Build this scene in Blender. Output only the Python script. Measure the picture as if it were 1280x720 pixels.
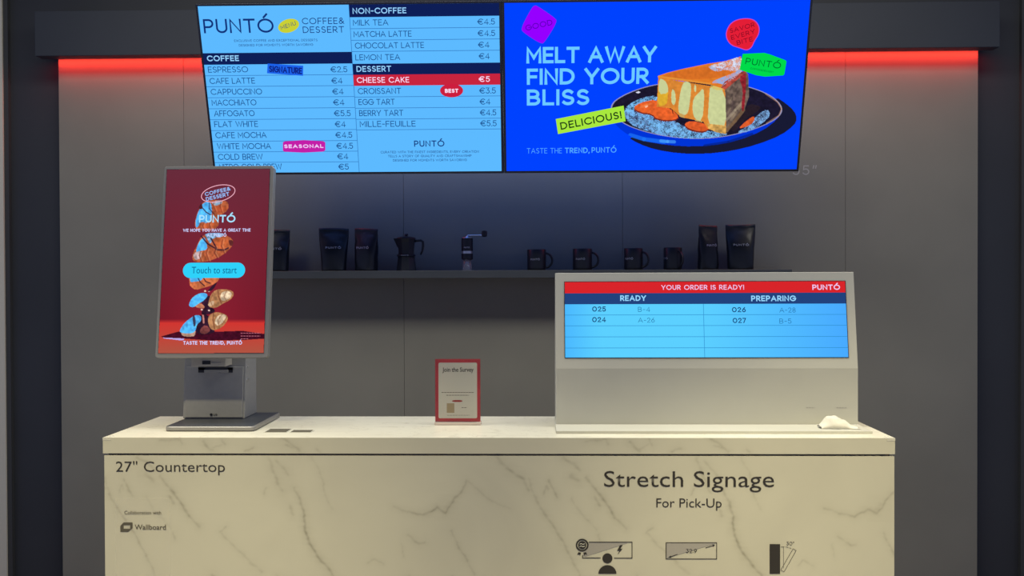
import bpy, bmesh, math, random
import numpy as np
from mathutils import Matrix, Vector
random.seed(4); RNG = np.random.default_rng(4)
for _o in list(bpy.data.objects): bpy.data.objects.remove(_o)
SC = bpy.context.scene; COL = SC.collection

# ------------------------------------------------------------------ camera
F_PX, YAW, PITCH, ROLL = 1254.66, 0.026416, 0.011334, -0.003529
CAM = np.array([0.0, 0.0, 1.5])
def _rot():
    c, s = math.cos(YAW), math.sin(YAW); Rz = np.array([[c,-s,0],[s,c,0],[0,0,1]])
    a = math.pi/2-PITCH; Rx = np.array([[1,0,0],[0,math.cos(a),-math.sin(a)],[0,math.sin(a),math.cos(a)]])
    c, s = math.cos(ROLL), math.sin(ROLL); Rr = np.array([[c,-s,0],[s,c,0],[0,0,1]])
    return Rz@Rx@Rr
RC = _rot()
cd = bpy.data.cameras.new('camera'); cam = bpy.data.objects.new('camera', cd); COL.objects.link(cam)
cd.sensor_width = 36; cd.lens = 36*F_PX/1280; cd.clip_start = .05; cd.clip_end = 60
cam.matrix_world = Matrix.Translation(CAM.tolist()) @ Matrix(RC.tolist()).to_4x4()
SC.camera = cam

# ------------------------------------------------------------------ world, light, exposure
SC.view_settings.view_transform = 'Standard'; SC.view_settings.look = 'None'
SC.view_settings.exposure = 0; SC.view_settings.gamma = 1; SC.view_settings.use_curve_mapping = False
W = bpy.data.worlds.new('world'); SC.world = W; W.use_nodes = True
W.node_tree.nodes['Background'].inputs[0].default_value = (.34, .42, .80, 1)
W.node_tree.nodes['Background'].inputs[1].default_value = .42
def area(name, loc, target, sx, sy, power, color, spread=180):
    l = bpy.data.lights.new(name, 'AREA'); l.shape = 'RECTANGLE'; l.size = sx; l.size_y = sy
    l.energy = power; l.color = color; l.spread = math.radians(spread)
    o = bpy.data.objects.new(name, l); COL.objects.link(o); o.location = loc
    o.rotation_euler = (Vector(target)-Vector(loc)).to_track_quat('-Z', 'Y').to_euler()
WARM = (1.0, .88, .52)
area('ceiling_light_row', (-.1, 3.02, 3.32), (-.1, 3.3, 0), 4.6, .75, 96, (1.0,.97,.86))
area('added_blue_fill', (-.14, 4.34, 2.25), (-.14, 4.75, 2.2), 2.2, .45, 4.8, (.12,.30,1.0))  # added blue lamp hidden behind the screens, to tint the wall navy
for x0_, x1_ in ((-2.32, -1.15), (.92, 2.08)):                # the two red LED strips behind the ceiling board
    area('led_strip_light', ((x0_+x1_)/2, 4.722, 2.549), ((x0_+x1_)/2, 4.722, 1.0), x1_-x0_, .008, 3.1*(x1_-x0_), (1.0, .045, .022))
def spot(name, loc, target, power, color, ang, blend, size):
    l = bpy.data.lights.new(name, 'SPOT'); l.energy = power; l.color = color; l.spot_size = math.radians(ang); l.spot_blend = blend; l.shadow_soft_size = size
    o = bpy.data.objects.new(name, l); COL.objects.link(o); o.location = loc
    o.rotation_euler = (Vector(target)-Vector(loc)).to_track_quat('-Z', 'Y').to_euler()
for sx in (-1.35, -.15, 1.05):
    spot('track_spot', (sx*1.05, 1.45, 3.25), (sx*1.05, 2.9, -.45), {-1.35: 360, -.15: 200, 1.05: 430}[sx], WARM, 54, 1.0, .06)

# ------------------------------------------------------------------ helpers
def lin(c):
    return tuple((x/255/12.92 if x/255 <= .04045 else ((x/255+.055)/1.055)**2.4) for x in c)
def linA(a):
    a = np.asarray(a, float)/255; return np.where(a <= .04045, a/12.92, ((a+.055)/1.055)**2.4)
class Frame:
    def __init__(s, o, tilt=0.0, yaw=0.0):
        s.o = np.array(o, float); c, n = math.cos(yaw), math.sin(yaw)
        s.ex = np.array([c, n, 0.]); d = np.array([-n, c, 0.])
        s.ez = d*math.sin(tilt)+np.array([0,0,math.cos(tilt)]); s.ey = np.cross(s.ez, s.ex)
    def matrix(s):
        m = Matrix(np.array([s.ex, s.ey, s.ez]).T.tolist()).to_4x4(); m.translation = s.o.tolist(); return m
    def loc(s, px, py):                     # pixel -> (u, v) in the plane
        px = np.asarray(px, float); py = np.asarray(py, float)
        d = np.stack([(px-640)/F_PX, -(py-360)/F_PX, -np.ones_like(px*py)], -1) @ RC.T
        t = ((s.o-CAM)@s.ey)/(d@s.ey); P = CAM+t[..., None]*d-s.o
        return P@s.ex, P@s.ez
def hit(px, py, P, n):
    d = RC@np.array([(px-640)/F_PX, -(py-360)/F_PX, -1.]); n = np.array(n, float)
    return CAM+d*(((np.array(P)-CAM)@n)/(d@n))

MATS = {}
def pbr(name, col, rough=.5, metal=0., noise=0., nscale=40., bump=0., coat=0., alpha=1., trans=0., spec=.5, ior=1.45):
    if name in MATS: return MATS[name]
    m = bpy.data.materials.new(name); m.use_nodes = True; nt = m.node_tree; b = nt.nodes['Principled BSDF']
    b.inputs['Roughness'].default_value = rough; b.inputs['Metallic'].default_value = metal
    b.inputs['Coat Weight'].default_value = coat; b.inputs['Transmission Weight'].default_value = trans
    b.inputs['Alpha'].default_value = alpha; b.inputs['Specular IOR Level'].default_value = spec; b.inputs['IOR'].default_value = ior
    b.inputs['Base Color'].default_value = (*col, 1)
    if noise or bump:
        tc = nt.nodes.new('ShaderNodeTexCoord'); n = nt.nodes.new('ShaderNodeTexNoise'); n.inputs['Scale'].default_value = nscale
        n.inputs['Detail'].default_value = 5; nt.links.new(tc.outputs['Object'], n.inputs['Vector'])
        if noise:
            r = nt.nodes.new('ShaderNodeValToRGB')
            r.color_ramp.elements[0].position = .3; r.color_ramp.elements[1].position = .7
            r.color_ramp.elements[0].color = (*[x*(1-noise) for x in col], 1); r.color_ramp.elements[1].color = (*[min(1, x*(1+noise)) for x in col], 1)
            nt.links.new(n.outputs['Fac'], r.inputs[0]); nt.links.new(r.outputs[0], b.inputs['Base Color'])
        if bump:
            bp = nt.nodes.new('ShaderNodeBump'); bp.inputs['Strength'].default_value = bump; bp.inputs['Distance'].default_value = .002
            nt.links.new(n.outputs['Fac'], bp.inputs['Height']); nt.links.new(bp.outputs[0], b.inputs['Normal'])
    MATS[name] = m; return m
def em(c, k=1.0):
    key = ('em', tuple(c), k)
    if key in MATS: return MATS[key]
    m = bpy.data.materials.new('screen_light'); m.use_nodes = True; nt = m.node_tree; nt.nodes.clear()
    e = nt.nodes.new('ShaderNodeEmission'); o = nt.nodes.new('ShaderNodeOutputMaterial')
    e.inputs[0].default_value = (*lin(c), 1); e.inputs[1].default_value = k; nt.links.new(e.outputs[0], o.inputs[0])
    MATS[key] = m; return m
def em_attr():
    if 'emattr' in MATS: return MATS['emattr']
    m = bpy.data.materials.new('screen_image_light'); m.use_nodes = True; nt = m.node_tree; nt.nodes.clear()
    a = nt.nodes.new('ShaderNodeAttribute'); a.attribute_name = 'Col'
    e = nt.nodes.new('ShaderNodeEmission'); o = nt.nodes.new('ShaderNodeOutputMaterial')
    nt.links.new(a.outputs['Color'], e.inputs[0]); nt.links.new(e.outputs[0], o.inputs[0]); MATS['emattr'] = m; return m

def empty(name, loc=(0,0,0), rz=0, frame=None):
    o = bpy.data.objects.new(name, None); COL.objects.link(o); o.empty_display_size = .05
    if frame is not None: o.matrix_world = frame.matrix()
    else: o.location = loc; o.rotation_euler = (0,0,rz)
    return o
def tag(o, label=None, cat=None, group=None, kind=None):
    if label: o['label'] = label
    if cat: o['category'] = cat
    if group: o['group'] = group
    if kind: o['kind'] = kind
    return o
def mesh_obj(name, vs, fs, m, parent=None, smooth=False, bevel=0, seg=2):
    me = bpy.data.meshes.new(name); me.from_pydata([tuple(map(float, v)) for v in vs], [], [tuple(map(int, f)) for f in fs]); me.update()
    o = bpy.data.objects.new(name, me); COL.objects.link(o)
    if m: me.materials.append(m)
    if parent is not None: o.parent = parent
    if smooth:
        for p in me.polygons: p.use_smooth = True
    if bevel:
        b = o.modifiers.new('bevel', 'BEVEL'); b.width = bevel; b.segments = seg; b.limit_method = 'ANGLE'; b.angle_limit = math.radians(40)
    return o
class MB:
    def __init__(s): s.v = []; s.f = []
    def box(s, x0, x1, y0, y1, z0, z1):
        n = len(s.v); s.v += [(x,y,z) for z in (z0,z1) for y in (y0,y1) for x in (x0,x1)]
        s.f += [(n,n+2,n+3,n+1),(n+4,n+5,n+7,n+6),(n,n+1,n+5,n+4),(n+2,n+6,n+7,n+3),(n,n+4,n+6,n+2),(n+1,n+3,n+7,n+5)]; return s
    def hexa(s, pts):                          # bottom 4 (ccw), top 4
        n = len(s.v); s.v += pts
        s.f += [(n+3,n+2,n+1,n),(n+4,n+5,n+6,n+7)]+[(n+i,n+(i+1)%4,n+4+(i+1)%4,n+4+i) for i in range(4)]; return s
    def loft(s, rings, cap0=True, cap1=True):
        n = len(s.v); k = len(rings[0])
        for r in rings: s.v += [tuple(p) for p in r]
        for j in range(len(rings)-1):
            for i in range(k): s.f.append((n+j*k+i, n+j*k+(i+1)%k, n+(j+1)*k+(i+1)%k, n+(j+1)*k+i))
        if cap0: s.f.append(tuple(n+i for i in range(k))[::-1])
        if cap1: s.f.append(tuple(n+(len(rings)-1)*k+i for i in range(k)))
        return s
    def lathe(s, prof, c=(0,0,0), n=32, rot=0, sy=1.0, cap0=True, cap1=True):
        return s.loft([[(c[0]+r*math.cos(rot+2*math.pi*i/n), c[1]+sy*r*math.sin(rot+2*math.pi*i/n), c[2]+z) for i in range(n)] for r, z in prof], cap0, cap1)
    def tube(s, path, r, n=10, rs=None):
        P = [Vector(p) for p in path]; rings = []; up = None
        for i, p in enumerate(P):
            t = (P[min(i+1,len(P)-1)]-P[max(i-1,0)]).normalized()
            if up is None: up = t.orthogonal().normalized()
            up = (up-t*up.dot(t)).normalized(); b = t.cross(up); rr = rs[i] if rs else r
            rx, ry = rr if isinstance(rr, tuple) else (rr, rr)
            rings.append([p+up*(math.cos(2*math.pi*j/n)*rx)+b*(math.sin(2*math.pi*j/n)*ry) for j in range(n)])
        return s.loft(rings)
    def prism(s, pts, y0, y1):                 # outline in (x,z)
        return s.loft([[(x,y0,z) for x,z in pts], [(x,y1,z) for x,z in pts]])
    def build(s, name, m, parent=None, **k):
        o = mesh_obj(name, s.v, s.f, m, parent, **k)
        bm = bmesh.new(); bm.from_mesh(o.data); bmesh.ops.recalc_face_normals(bm, faces=bm.faces); bm.to_mesh(o.data); bm.free()
        return o
def rrect(x0, x1, z0, z1, r, n=6):
    out = []
    for cx, cz, a in ((x1-r,z0+r,-90),(x1-r,z1-r,0),(x0+r,z1-r,90),(x0+r,z0+r,180)):
        for i in range(n+1):
            t = math.radians(a+90*i/n); out.append((cx+r*math.cos(t), cz+r*math.sin(t)))
    return out

# ------------------------------------------------------------------ stroke lettering
def arc(cx, cy, rx, ry, a0, a1, n=None):
    n = n or max(4, int(abs(a1-a0)/12)); return [(cx+rx*math.cos(math.radians(a0+(a1-a0)*i/n)), cy+ry*math.sin(math.radians(a0+(a1-a0)*i/n))) for i in range(n+1)]
G = {
 'A': (.84, [[(0,0),(.42,1),(.84,0)], [(.15,.33),(.69,.33)]]),
 'B': (.60, [[(0,0),(0,1),(.3,1)]+arc(.3,.755,.25,.245,90,-90)+[(0,.51)], [(.3,.51)]+arc(.32,.255,.28,.255,90,-90)+[(0,0)]]),
 'C': (.86, [arc(.5,.5,.5,.5,42,318)]),
 'D': (.76, [[(0,0),(0,1),(.26,1)]+arc(.26,.5,.5,.5,90,-90)+[(0,0)]]),
 'E': (.54, [[(.54,1),(0,1),(0,0),(.54,0)], [(0,.51),(.48,.51)]]),
 'F': (.52, [[(.52,1),(0,1),(0,0)], [(0,.49),(.46,.49)]]),
 'G': (.92, [arc(.5,.5,.5,.5,42,360)+[(.54,.5)]]),
 'H': (.68, [[(0,0),(0,1)], [(.68,0),(.68,1)], [(0,.5),(.68,.5)]]),
 'I': (.0, [[(0,0),(0,1)]]),
 'J': (.46, [[(.46,1),(.46,.25)]+arc(.23,.25,.23,.25,0,-160)]),
 'K': (.62, [[(0,0),(0,1)], [(.6,1),(0,.4)], [(.2,.58),(.62,0)]]),
 'L': (.5, [[(0,1),(0,0),(.5,0)]]),
 'M': (.84, [[(0,0),(0,1),(.42,.3),(.84,1),(.84,0)]]),
 'N': (.68, [[(0,0),(0,1),(.68,0),(.68,1)]]),
 'O': (1.0, [arc(.5,.5,.5,.5,0,360,28)]),
 'P': (.58, [[(0,0),(0,1),(.3,1)]+arc(.3,.71,.28,.29,90,-90)+[(0,.42)]]),
 'Q': (1.0, [arc(.5,.5,.5,.5,0,360,28), [(.62,.28),(.95,-.02)]]),
 'R': (.60, [[(0,0),(0,1),(.3,1)]+arc(.3,.72,.27,.28,90,-90)+[(0,.44)], [(.26,.44),(.6,0)]]),
 'S': (.56, [arc(.28,.745,.25,.255,35,200,9)+[(.12,.57),(.42,.45)]+arc(.28,.26,.28,.26,40,-145,10)]),
 'T': (.68, [[(0,1),(.68,1)], [(.34,1),(.34,0)]]),
 'U': (.66, [[(0,1),(0,.33)]+arc(.33,.33,.33,.33,180,360)+[(.66,1)]]),
 'V': (.80, [[(0,1),(.4,0),(.8,1)]]),
 'W': (1.16, [[(0,1),(.29,0),(.58,.95),(.87,0),(1.16,1)]]),
 'X': (.68, [[(0,0),(.68,1)], [(0,1),(.68,0)]]),
 'Y': (.74, [[(0,1),(.37,.42),(.74,1)], [(.37,.42),(.37,0)]]),
 'Z': (.6, [[(0,1),(.6,1),(0,0),(.6,0)]]),
 '0': (.74, [arc(.37,.5,.37,.5,0,360,24)]),
 '2': (.52, [arc(.26,.73,.25,.27,170,-40,9)+[(0,0),(.54,0)]]),
 '3': (.52, [[(.02,1),(.48,1),(.24,.62)]+arc(.24,.31,.28,.31,90,-150,10)]),
 '4': (.62, [[(.46,0),(.46,1),(0,.25),(.62,.25)]]),
 '5': (.52, [[(.48,1),(.07,1),(.03,.56)]+arc(.24,.32,.28,.32,120,-150,10)]),
 '6': (.56, [[(.42,1),(.05,.45)], arc(.28,.31,.28,.31,0,360,20)]),
 '7': (.52, [[(0,1),(.52,1),(.16,0)]]),
 '8': (.54, [arc(.27,.75,.22,.25,0,360,18), arc(.27,.26,.27,.26,0,360,18)]),
 '9': (.56, [[(.14,0),(.51,.55)], arc(.28,.69,.28,.31,0,360,20)]),
 '€': (.80, [arc(.5,.5,.42,.5,48,312), [(-.02,.6),(.6,.6)], [(-.02,.4),(.6,.4)]]),
 '.': (.02, [[(0,0),(.05,0)]]), ',': (.05, [[(.05,.05),(0,-.15)]]), '-': (.34, [[(0,.45),(.34,.45)]]),
 ':': (.02, [[(0,.1),(.05,.1)], [(0,.65),(.05,.65)]]), '!': (.0, [[(0,.32),(0,1)], [(0,0),(0,.06)]]),
 '&': (.74, [[(.74,0),(.2,.62)]+arc(.33,.8,.19,.2,205,-30,10)+[(.1,.42)]+arc(.28,.25,.27,.25,140,290,8)+[(.7,.42)]]),
 '"': (.2, [[(.08,1.02),(.03,.74)], [(.3,1.02),(.25,.74)]]), '°': (.22, [arc(.11,.88,.12,.12,0,360,12)]),
 ' ': (.22, []),
}
G['Ó'] = (1.0, G['O'][1]+[[(.42,1.18),(.62,1.42)]])
def stroke(path, t, closed=False, cap=False):
    """flat ribbon with mitred joints"""
    P = [np.array(p, float) for p in path]; out = [P[0]]
    for p in P[1:]:
        if np.linalg.norm(p-out[-1]) > 1e-7: out.append(p)
    P = out
    if len(P) < 2: return [], []
    closed = np.linalg.norm(P[0]-P[-1]) < 1e-6 and len(P) > 3
    if closed: P = P[:-1]
    if cap and not closed:
        a = P[0]-P[1]; P[0] = P[0]+a/np.linalg.norm(a)*t/2; b = P[-1]-P[-2]; P[-1] = P[-1]+b/np.linalg.norm(b)*t/2
    n = len(P); L = []; R = []
    for i in range(n):
        a = P[i-1] if (i > 0 or closed) else None; b = P[(i+1) % n] if (i < n-1 or closed) else None
        d1 = (P[i]-a)/np.linalg.norm(P[i]-a) if a is not None else None
        d2 = (b-P[i])/np.linalg.norm(b-P[i]) if b is not None else None
        if d1 is None: d1 = d2
        if d2 is None: d2 = d1
        n1 = np.array([-d1[1], d1[0]]); n2 = np.array([-d2[1], d2[0]]); m = n1+n2; l = np.linalg.norm(m)
        if l < .3: m = n2; k = 1.
        else: m = m/l; k = min(1/max(m@n2, .35), 1.7)
        L.append(P[i]+m*k*t/2); R.append(P[i]-m*k*t/2)
    vs = L+R; fs = [(i, (i+1) % n, n+(i+1) % n, n+i) for i in range(n if closed else n-1)]
    return vs, fs
class Ink:
    """collects flat print in a plane's (u, v) coordinates; every layer a bit in front of the last"""
    def __init__(s, frame): s.fr = frame; s.items = [([], [])]; s.each = False
    def new(s): s.items.append(([], []))
    def _add(s, vs, fs, d=0.):
        V, F = s.items[-1]; n = len(V); V += [(p[0], d, p[1]) for p in vs]; F += [tuple(n+i for i in f) for f in fs]
    def text(s, st, x0, y0, x1, cap, th=.12, y1=None, gap=.2, slant=0., d=0.):
        fr = s.fr; u0, v0 = [float(q) for q in fr.loc(x0, y0)]; uc, vc = fr.loc(x0, y0-cap); H = float(vc)-v0
        if y1 is None: u1 = float(fr.loc(x1, y0)[0]); v1 = v0
        else: u1, v1 = [float(q) for q in fr.loc(x1, y1)]
        s.text_local(st, u0, v0, u1, v1, H, th, gap, slant, d)
    def text_local(s, st, u0, v0, u1, v1, H, th, gap=.2, slant=0., d=0.):
        if len(s.items[-1][0]): s.new()
        Wd = math.hypot(u1-u0, v1-v0); ax = np.array([u1-u0, v1-v0])/Wd; ay = np.array([-ax[1], ax[0]])
        adv = 0; items = []
        for ch in st: items.append((adv, G[ch])); adv += G[ch][0]+gap+th*.9
        adv -= gap; sx = Wd/max(adv, .3); t = th*H
        for a, (w, ss) in items:
            for path in ss:
                pts = [((a+p[0])*sx+t/2, t/2+p[1]*(H-t)) for p in path]
                vs, fs = stroke(pts, t, cap=True)
                s._add([np.array([u0, v0])+ax*(p[0]+slant*p[1])+ay*p[1] for p in vs], fs, d)
    def poly(s, px, d=0., local=False):
        pts = px if local else [tuple(map(float, s.fr.loc(x, y))) for x, y in px]
        if s.each: s.new()
        s._add(pts, [tuple(range(len(pts)))], d)
    def line(s, px, w, d=0.):
        pts = [tuple(map(float, s.fr.loc(x, y))) for x, y in px]; sc = float(s.fr.loc(px[0][0]+1, px[0][1])[0]-s.fr.loc(*px[0])[0])
        vs, fs = stroke(pts, w*sc); s._add(vs, fs, d)
    def build(s, name, m, parent, depth, yoff=0., solid=0.):
        for V, F in s.items:
            if V: o = mesh_obj(name, [(x, y-depth, z) for x, y, z in V], F, m, parent)
        return o
def ell(cx, cy, rx, ry, rot=0, n=32):
    c, q = math.cos(math.radians(rot)), math.sin(math.radians(rot))
    return [(cx+rx*math.cos(a)*c-ry*math.sin(a)*q, cy+rx*math.cos(a)*q+ry*math.sin(a)*c) for a in [2*math.pi*i/n for i in range(n)]]
def smooth(pts, k=2):
    for _ in range(k):
        out = []
        for i in range(len(pts)):
            a, b = pts[i], pts[(i+1) % len(pts)]
            out += [(a[0]*.75+b[0]*.25, a[1]*.75+b[1]*.25), (a[0]*.25+b[0]*.75, a[1]*.25+b[1]*.75)]
        pts = out
    return pts
def font_text(name, st, fr, x0, y0, x1, cap, m, parent, depth, bold=0.0, off=0.0):
    """lettering in lower case, from the built-in font; scaled to baseline start, width and capital height"""
    cu = bpy.data.curves.new(name, 'FONT'); cu.body = st; cu.size = 1; cu.offset = bold; cu.resolution_u = 3; cu.fill_mode = 'FRONT'
    o = bpy.data.objects.new(name, cu); COL.objects.link(o)
    ref = bpy.data.curves.new('r', 'FONT'); ref.body = 'H'; ro = bpy.data.objects.new('r', ref); COL.objects.link(ro)
    bpy.context.view_layer.update(); dg = bpy.context.evaluated_depsgraph_get()
    me = bpy.data.meshes.new_from_object(o.evaluated_get(dg)); mr = bpy.data.meshes.new_from_object(ro.evaluated_get(dg))
    hh = max(v.co.y for v in mr.vertices); xs = [v.co.x for v in me.vertices]
    u0, v0 = [float(q) for q in fr.loc(x0, y0)]; u1 = float(fr.loc(x1, y0)[0]); H = float(fr.loc(x0, y0-cap)[1])-v0
    sx = (u1-u0)/(max(xs)-min(xs)); sy = H/hh; mn = min(xs)
    for v in me.vertices: v.co = (u0+(v.co.x-mn)*sx, -depth, v0+v.co.y*sy)
    me.name = name; me.materials.clear(); me.materials.append(m)
    bpy.data.objects.remove(o); bpy.data.objects.remove(ro)
    r = bpy.data.objects.new(name, me); COL.objects.link(r); r.parent = parent
    return r
class Canvas:
    """a screen picture: coloured grid lying in the screen plane"""
    def __init__(s, x0, y0, x1, y1, k, bg):
        s.nx = int((x1-x0)*k)+1; s.ny = int((y1-y0)*k)+1
        s.X, s.Y = np.meshgrid(np.linspace(x0, x1, s.nx), np.linspace(y0, y1, s.ny)); s.C = np.zeros((s.ny, s.nx, 3)); s.C[:] = bg
        s.k = k; g = RNG.random((s.ny, s.nx)); s.n1 = g
        s.n2 = np.zeros((s.ny, s.nx))
        for cell, amp in ((9, .5), (5, .5)):
            c = RNG.random((s.ny//cell+3, s.nx//cell+3)); yy = np.arange(s.ny)/cell; xx = np.arange(s.nx)/cell
            y0_, x0_ = yy.astype(int), xx.astype(int); fy = (yy-y0_)[:, None]; fx = (xx-x0_)[None, :]; fy = fy*fy*(3-2*fy); fx = fx*fx*(3-2*fx)
            s.n2 += amp*((c[y0_][:, x0_]*(1-fx)+c[y0_][:, x0_+1]*fx)*(1-fy)+(c[y0_+1][:, x0_]*(1-fx)+c[y0_+1][:, x0_+1]*fx)*fy)
        s.n2 = np.clip((s.n2-.5)*1.5+.5, 0, 1)
        s.mask = np.zeros((s.ny, s.nx), bool)
    def inside(s, pts):
        P = np.array(pts); m = np.zeros(s.X.shape, bool)
        jx = (s.X >= P[:,0].min()) & (s.X <= P[:,0].max()) & (s.Y >= P[:,1].min()) & (s.Y <= P[:,1].max())
        x = s.X[jx]; y = s.Y[jx]; r = np.zeros(x.shape, bool)
        for i in range(len(P)):
            (xa, ya), (xb, yb) = P[i], P[(i+1) % len(P)]
            if ya == yb: continue
            r ^= ((ya > y) != (yb > y)) & (x < (xb-xa)*(y-ya)/(yb-ya)+xa)
        m[jx] = r; return m
    def fill(s, pts, col, a=1., jit=0., dens=None, sm=0, fine=False):
        if sm: pts = smooth(pts, sm)
        m = s.inside(pts); s.mask |= m
        if dens is not None: m = m & ((s.n1*.55+s.n2*.45) < dens)
        c = np.array(col, float); j = (s.n1 if fine else s.n2)[m][:, None]-.5
        s.C[m] = s.C[m]*(1-a)+(c+j*2*jit*c)*a; return m
    def line(s, pts, w, col, a=1.):
        for i in range(len(pts)-1):
            (xa, ya), (xb, yb) = pts[i], pts[i+1]; L = (xb-xa)**2+(yb-ya)**2
            t = np.clip(((s.X-xa)*(xb-xa)+(s.Y-ya)*(yb-ya))/L, 0, 1); d = np.hypot(s.X-xa-t*(xb-xa), s.Y-ya-t*(yb-ya))
            k = np.clip((w/2-d)*1.5+.5, 0, 1)[..., None]*a; s.C = s.C*(1-k)+np.array(col, float)*k
    def build(s, name, fr, parent, depth, masked=False, m=None):
        u, v = fr.loc(s.X, s.Y); V = np.stack([u, np.full_like(u, -depth), v], -1).reshape(-1, 3)
        idx = np.arange(s.nx*s.ny).reshape(s.ny, s.nx)
        Fq = np.stack([idx[:-1,:-1], idx[1:,:-1], idx[1:,1:], idx[:-1,1:]], -1)
        if masked:
            k = s.mask[:-1,:-1] | s.mask[1:,1:] | s.mask[1:,:-1] | s.mask[:-1,1:]; Fq = Fq[k]
        return grid_mesh(name, V, Fq.reshape(-1, 4), linA(np.clip(s.C, 0, 255)).reshape(-1, 3), m or em_attr(), parent)
def grid_mesh(name, V, Fq, C, m, parent):
    used = np.unique(Fq); remap = np.zeros(len(V), int); remap[used] = np.arange(len(used)); V = V[used]; C = C[used]; Fq = remap[Fq]
    me = bpy.data.meshes.new(name); me.vertices.add(len(V)); me.vertices.foreach_set('co', V.astype('f').ravel())
    me.loops.add(Fq.size); me.loops.foreach_set('vertex_index', Fq.astype('i').ravel())
    me.polygons.add(len(Fq)); me.polygons.foreach_set('loop_start', np.arange(0, Fq.size, 4, dtype='i')); me.update(calc_edges=True)
    at = me.color_attributes.new('Col', 'FLOAT_COLOR', 'POINT')
    at.data.foreach_set('color', np.concatenate([C, np.ones((len(C), 1))], 1).astype('f').ravel())
    me.materials.append(m); me.validate()
    o = bpy.data.objects.new(name, me); COL.objects.link(o); o.parent = parent; return o

# ------------------------------------------------------------------ materials
M_floor = pbr('floor_grey', (.36,.34,.30), .45, noise=.1, nscale=3)
M_ceil = pbr('ceiling_black', (.012,.014,.02), .8)
M_dark = pbr('dark_wall_paint', (.025,.028,.037), .6, noise=.08, nscale=2)
M_panel = pbr('grey_cladding', (.182,.177,.155), .55, noise=.07, nscale=2.2, bump=.05)
M_soffit = pbr('soffit_grey', (.021,.026,.040), .6, noise=.08, nscale=2)
M_beige = pbr('beige_wall_paint', (.5,.48,.42), .6)
M_shelf = pbr('shelf_grey', (.040,.046,.056), .5, noise=.06, nscale=8)
M_black = pbr('matte_black_ceramic', (.010,.012,.018), .38)
M_foil = pbr('black_foil', (.009,.011,.016), .34, bump=.4, nscale=14)
M_print = pbr('pale_print', (.42,.44,.50), .5)
M_steel = pbr('brushed_steel', (.55,.55,.58), .3, metal=1)
M_glass = pbr('clear_glass', (.75,.78,.85), .08, trans=.85, ior=1.3)
M_kframe = pbr('kiosk_frame_silver', (.28,.27,.26), .38, metal=.35)
M_kbody = pbr('kiosk_body_grey', (.25,.25,.252), .45, noise=.04, nscale=60)
M_kdark = pbr('kiosk_slot_black', (.008,.008,.012), .4)
M_kpale = pbr('kiosk_module_grey', (.36,.34,.31), .5)
M_bezel = pbr('screen_bezel_black', (.008,.010,.022), .35)
M_cream = pbr('cream_lacquer', (.48,.475,.43), .5, noise=.03, nscale=5)
M_ink = pbr('dark_ink', (.030,.026,.024), .6)
M_ink2 = pbr('faded_ink', (.10,.09,.07), .6)
M_inkg = pbr('grey_ink', (.36,.34,.32), .6)
M_paper = pbr('poster_paper', (.66,.65,.58), .6)
M_pred = pbr('poster_red', (.45,.045,.06), .5)
M_acry = pbr('clear_acrylic', (.96,.95,.93), .06, trans=1, ior=1.12)
M_tissue = pbr('white_tissue', (.60,.58,.52), .8, bump=.5, nscale=90)
M_film = pbr('clear_film', (.85,.83,.75), .4, alpha=.10)
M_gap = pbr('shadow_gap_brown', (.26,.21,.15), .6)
def marble(name, attr):
    m = bpy.data.materials.new(name); m.use_nodes = True; nt = m.node_tree; b = nt.nodes['Principled BSDF']
    b.inputs['Roughness'].default_value = .38
    N = nt.nodes.new; tc = N('ShaderNodeTexCoord')
    n1 = N('ShaderNodeTexNoise'); n1.inputs['Scale'].default_value = 2.2; n1.inputs['Detail'].default_value = 8; n1.inputs['Distortion'].default_value = 1.2
    nt.links.new(tc.outputs['Object'], n1.inputs['Vector'])
    r = N('ShaderNodeValToRGB'); e = r.color_ramp.elements; e[0].position = .30; e[0].color = (.55,.53,.44,1); e[1].position = .65; e[1].color = (.605,.585,.485,1)
    nt.links.new(n1.outputs['Fac'], r.inputs[0]); last = r.outputs[0]
    if attr:
        a = N('ShaderNodeAttribute'); a.attribute_name = 'Col'; mx = N('ShaderNodeMix'); mx.data_type = 'RGBA'
        nt.links.new(a.outputs['Fac'], mx.inputs['Factor']); nt.links.new(last, mx.inputs['A']); mx.inputs['B'].default_value = (.22,.20,.145,1); last = mx.outputs['Result']
    else:
        n2 = N('ShaderNodeTexNoise'); n2.inputs['Scale'].default_value = 3.5; n2.inputs['Detail'].default_value = 6; n2.inputs['Distortion'].default_value = 2.5
        mp = N('ShaderNodeMapping'); mp.inputs['Rotation'].default_value = (0,0,.6); mp.inputs['Scale'].default_value = (1,2.2,1)
        nt.links.new(tc.outputs['Object'], mp.inputs[0]); nt.links.new(mp.outputs[0], n2.inputs['Vector'])
        r2 = N('ShaderNodeValToRGB'); r2.color_ramp.elements[0].position = .485; r2.color_ramp.elements[0].color = (0,0,0,1)
        x = r2.color_ramp.elements.new(.5); x.color = (.45,.45,.45,1); r2.color_ramp.elements[2].position = .515; r2.color_ramp.elements[2].color = (0,0,0,1)
        mx = N('ShaderNodeMix'); mx.data_type = 'RGBA'; nt.links.new(n2.outputs['Fac'], r2.inputs[0]); nt.links.new(r2.outputs[0], mx.inputs['Factor'])
        nt.links.new(last, mx.inputs['A']); mx.inputs['B'].default_value = (.36,.33,.27,1); last = mx.outputs['Result']
        b.inputs['Roughness'].default_value = .3; e[0].color = (.63,.61,.53,1); e[1].color = (.70,.68,.59,1)
    nt.links.new(last, b.inputs['Base Color']); return m
M_marble = marble('marble_laminate', True); M_marble_top = marble('marble_top', False)

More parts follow.
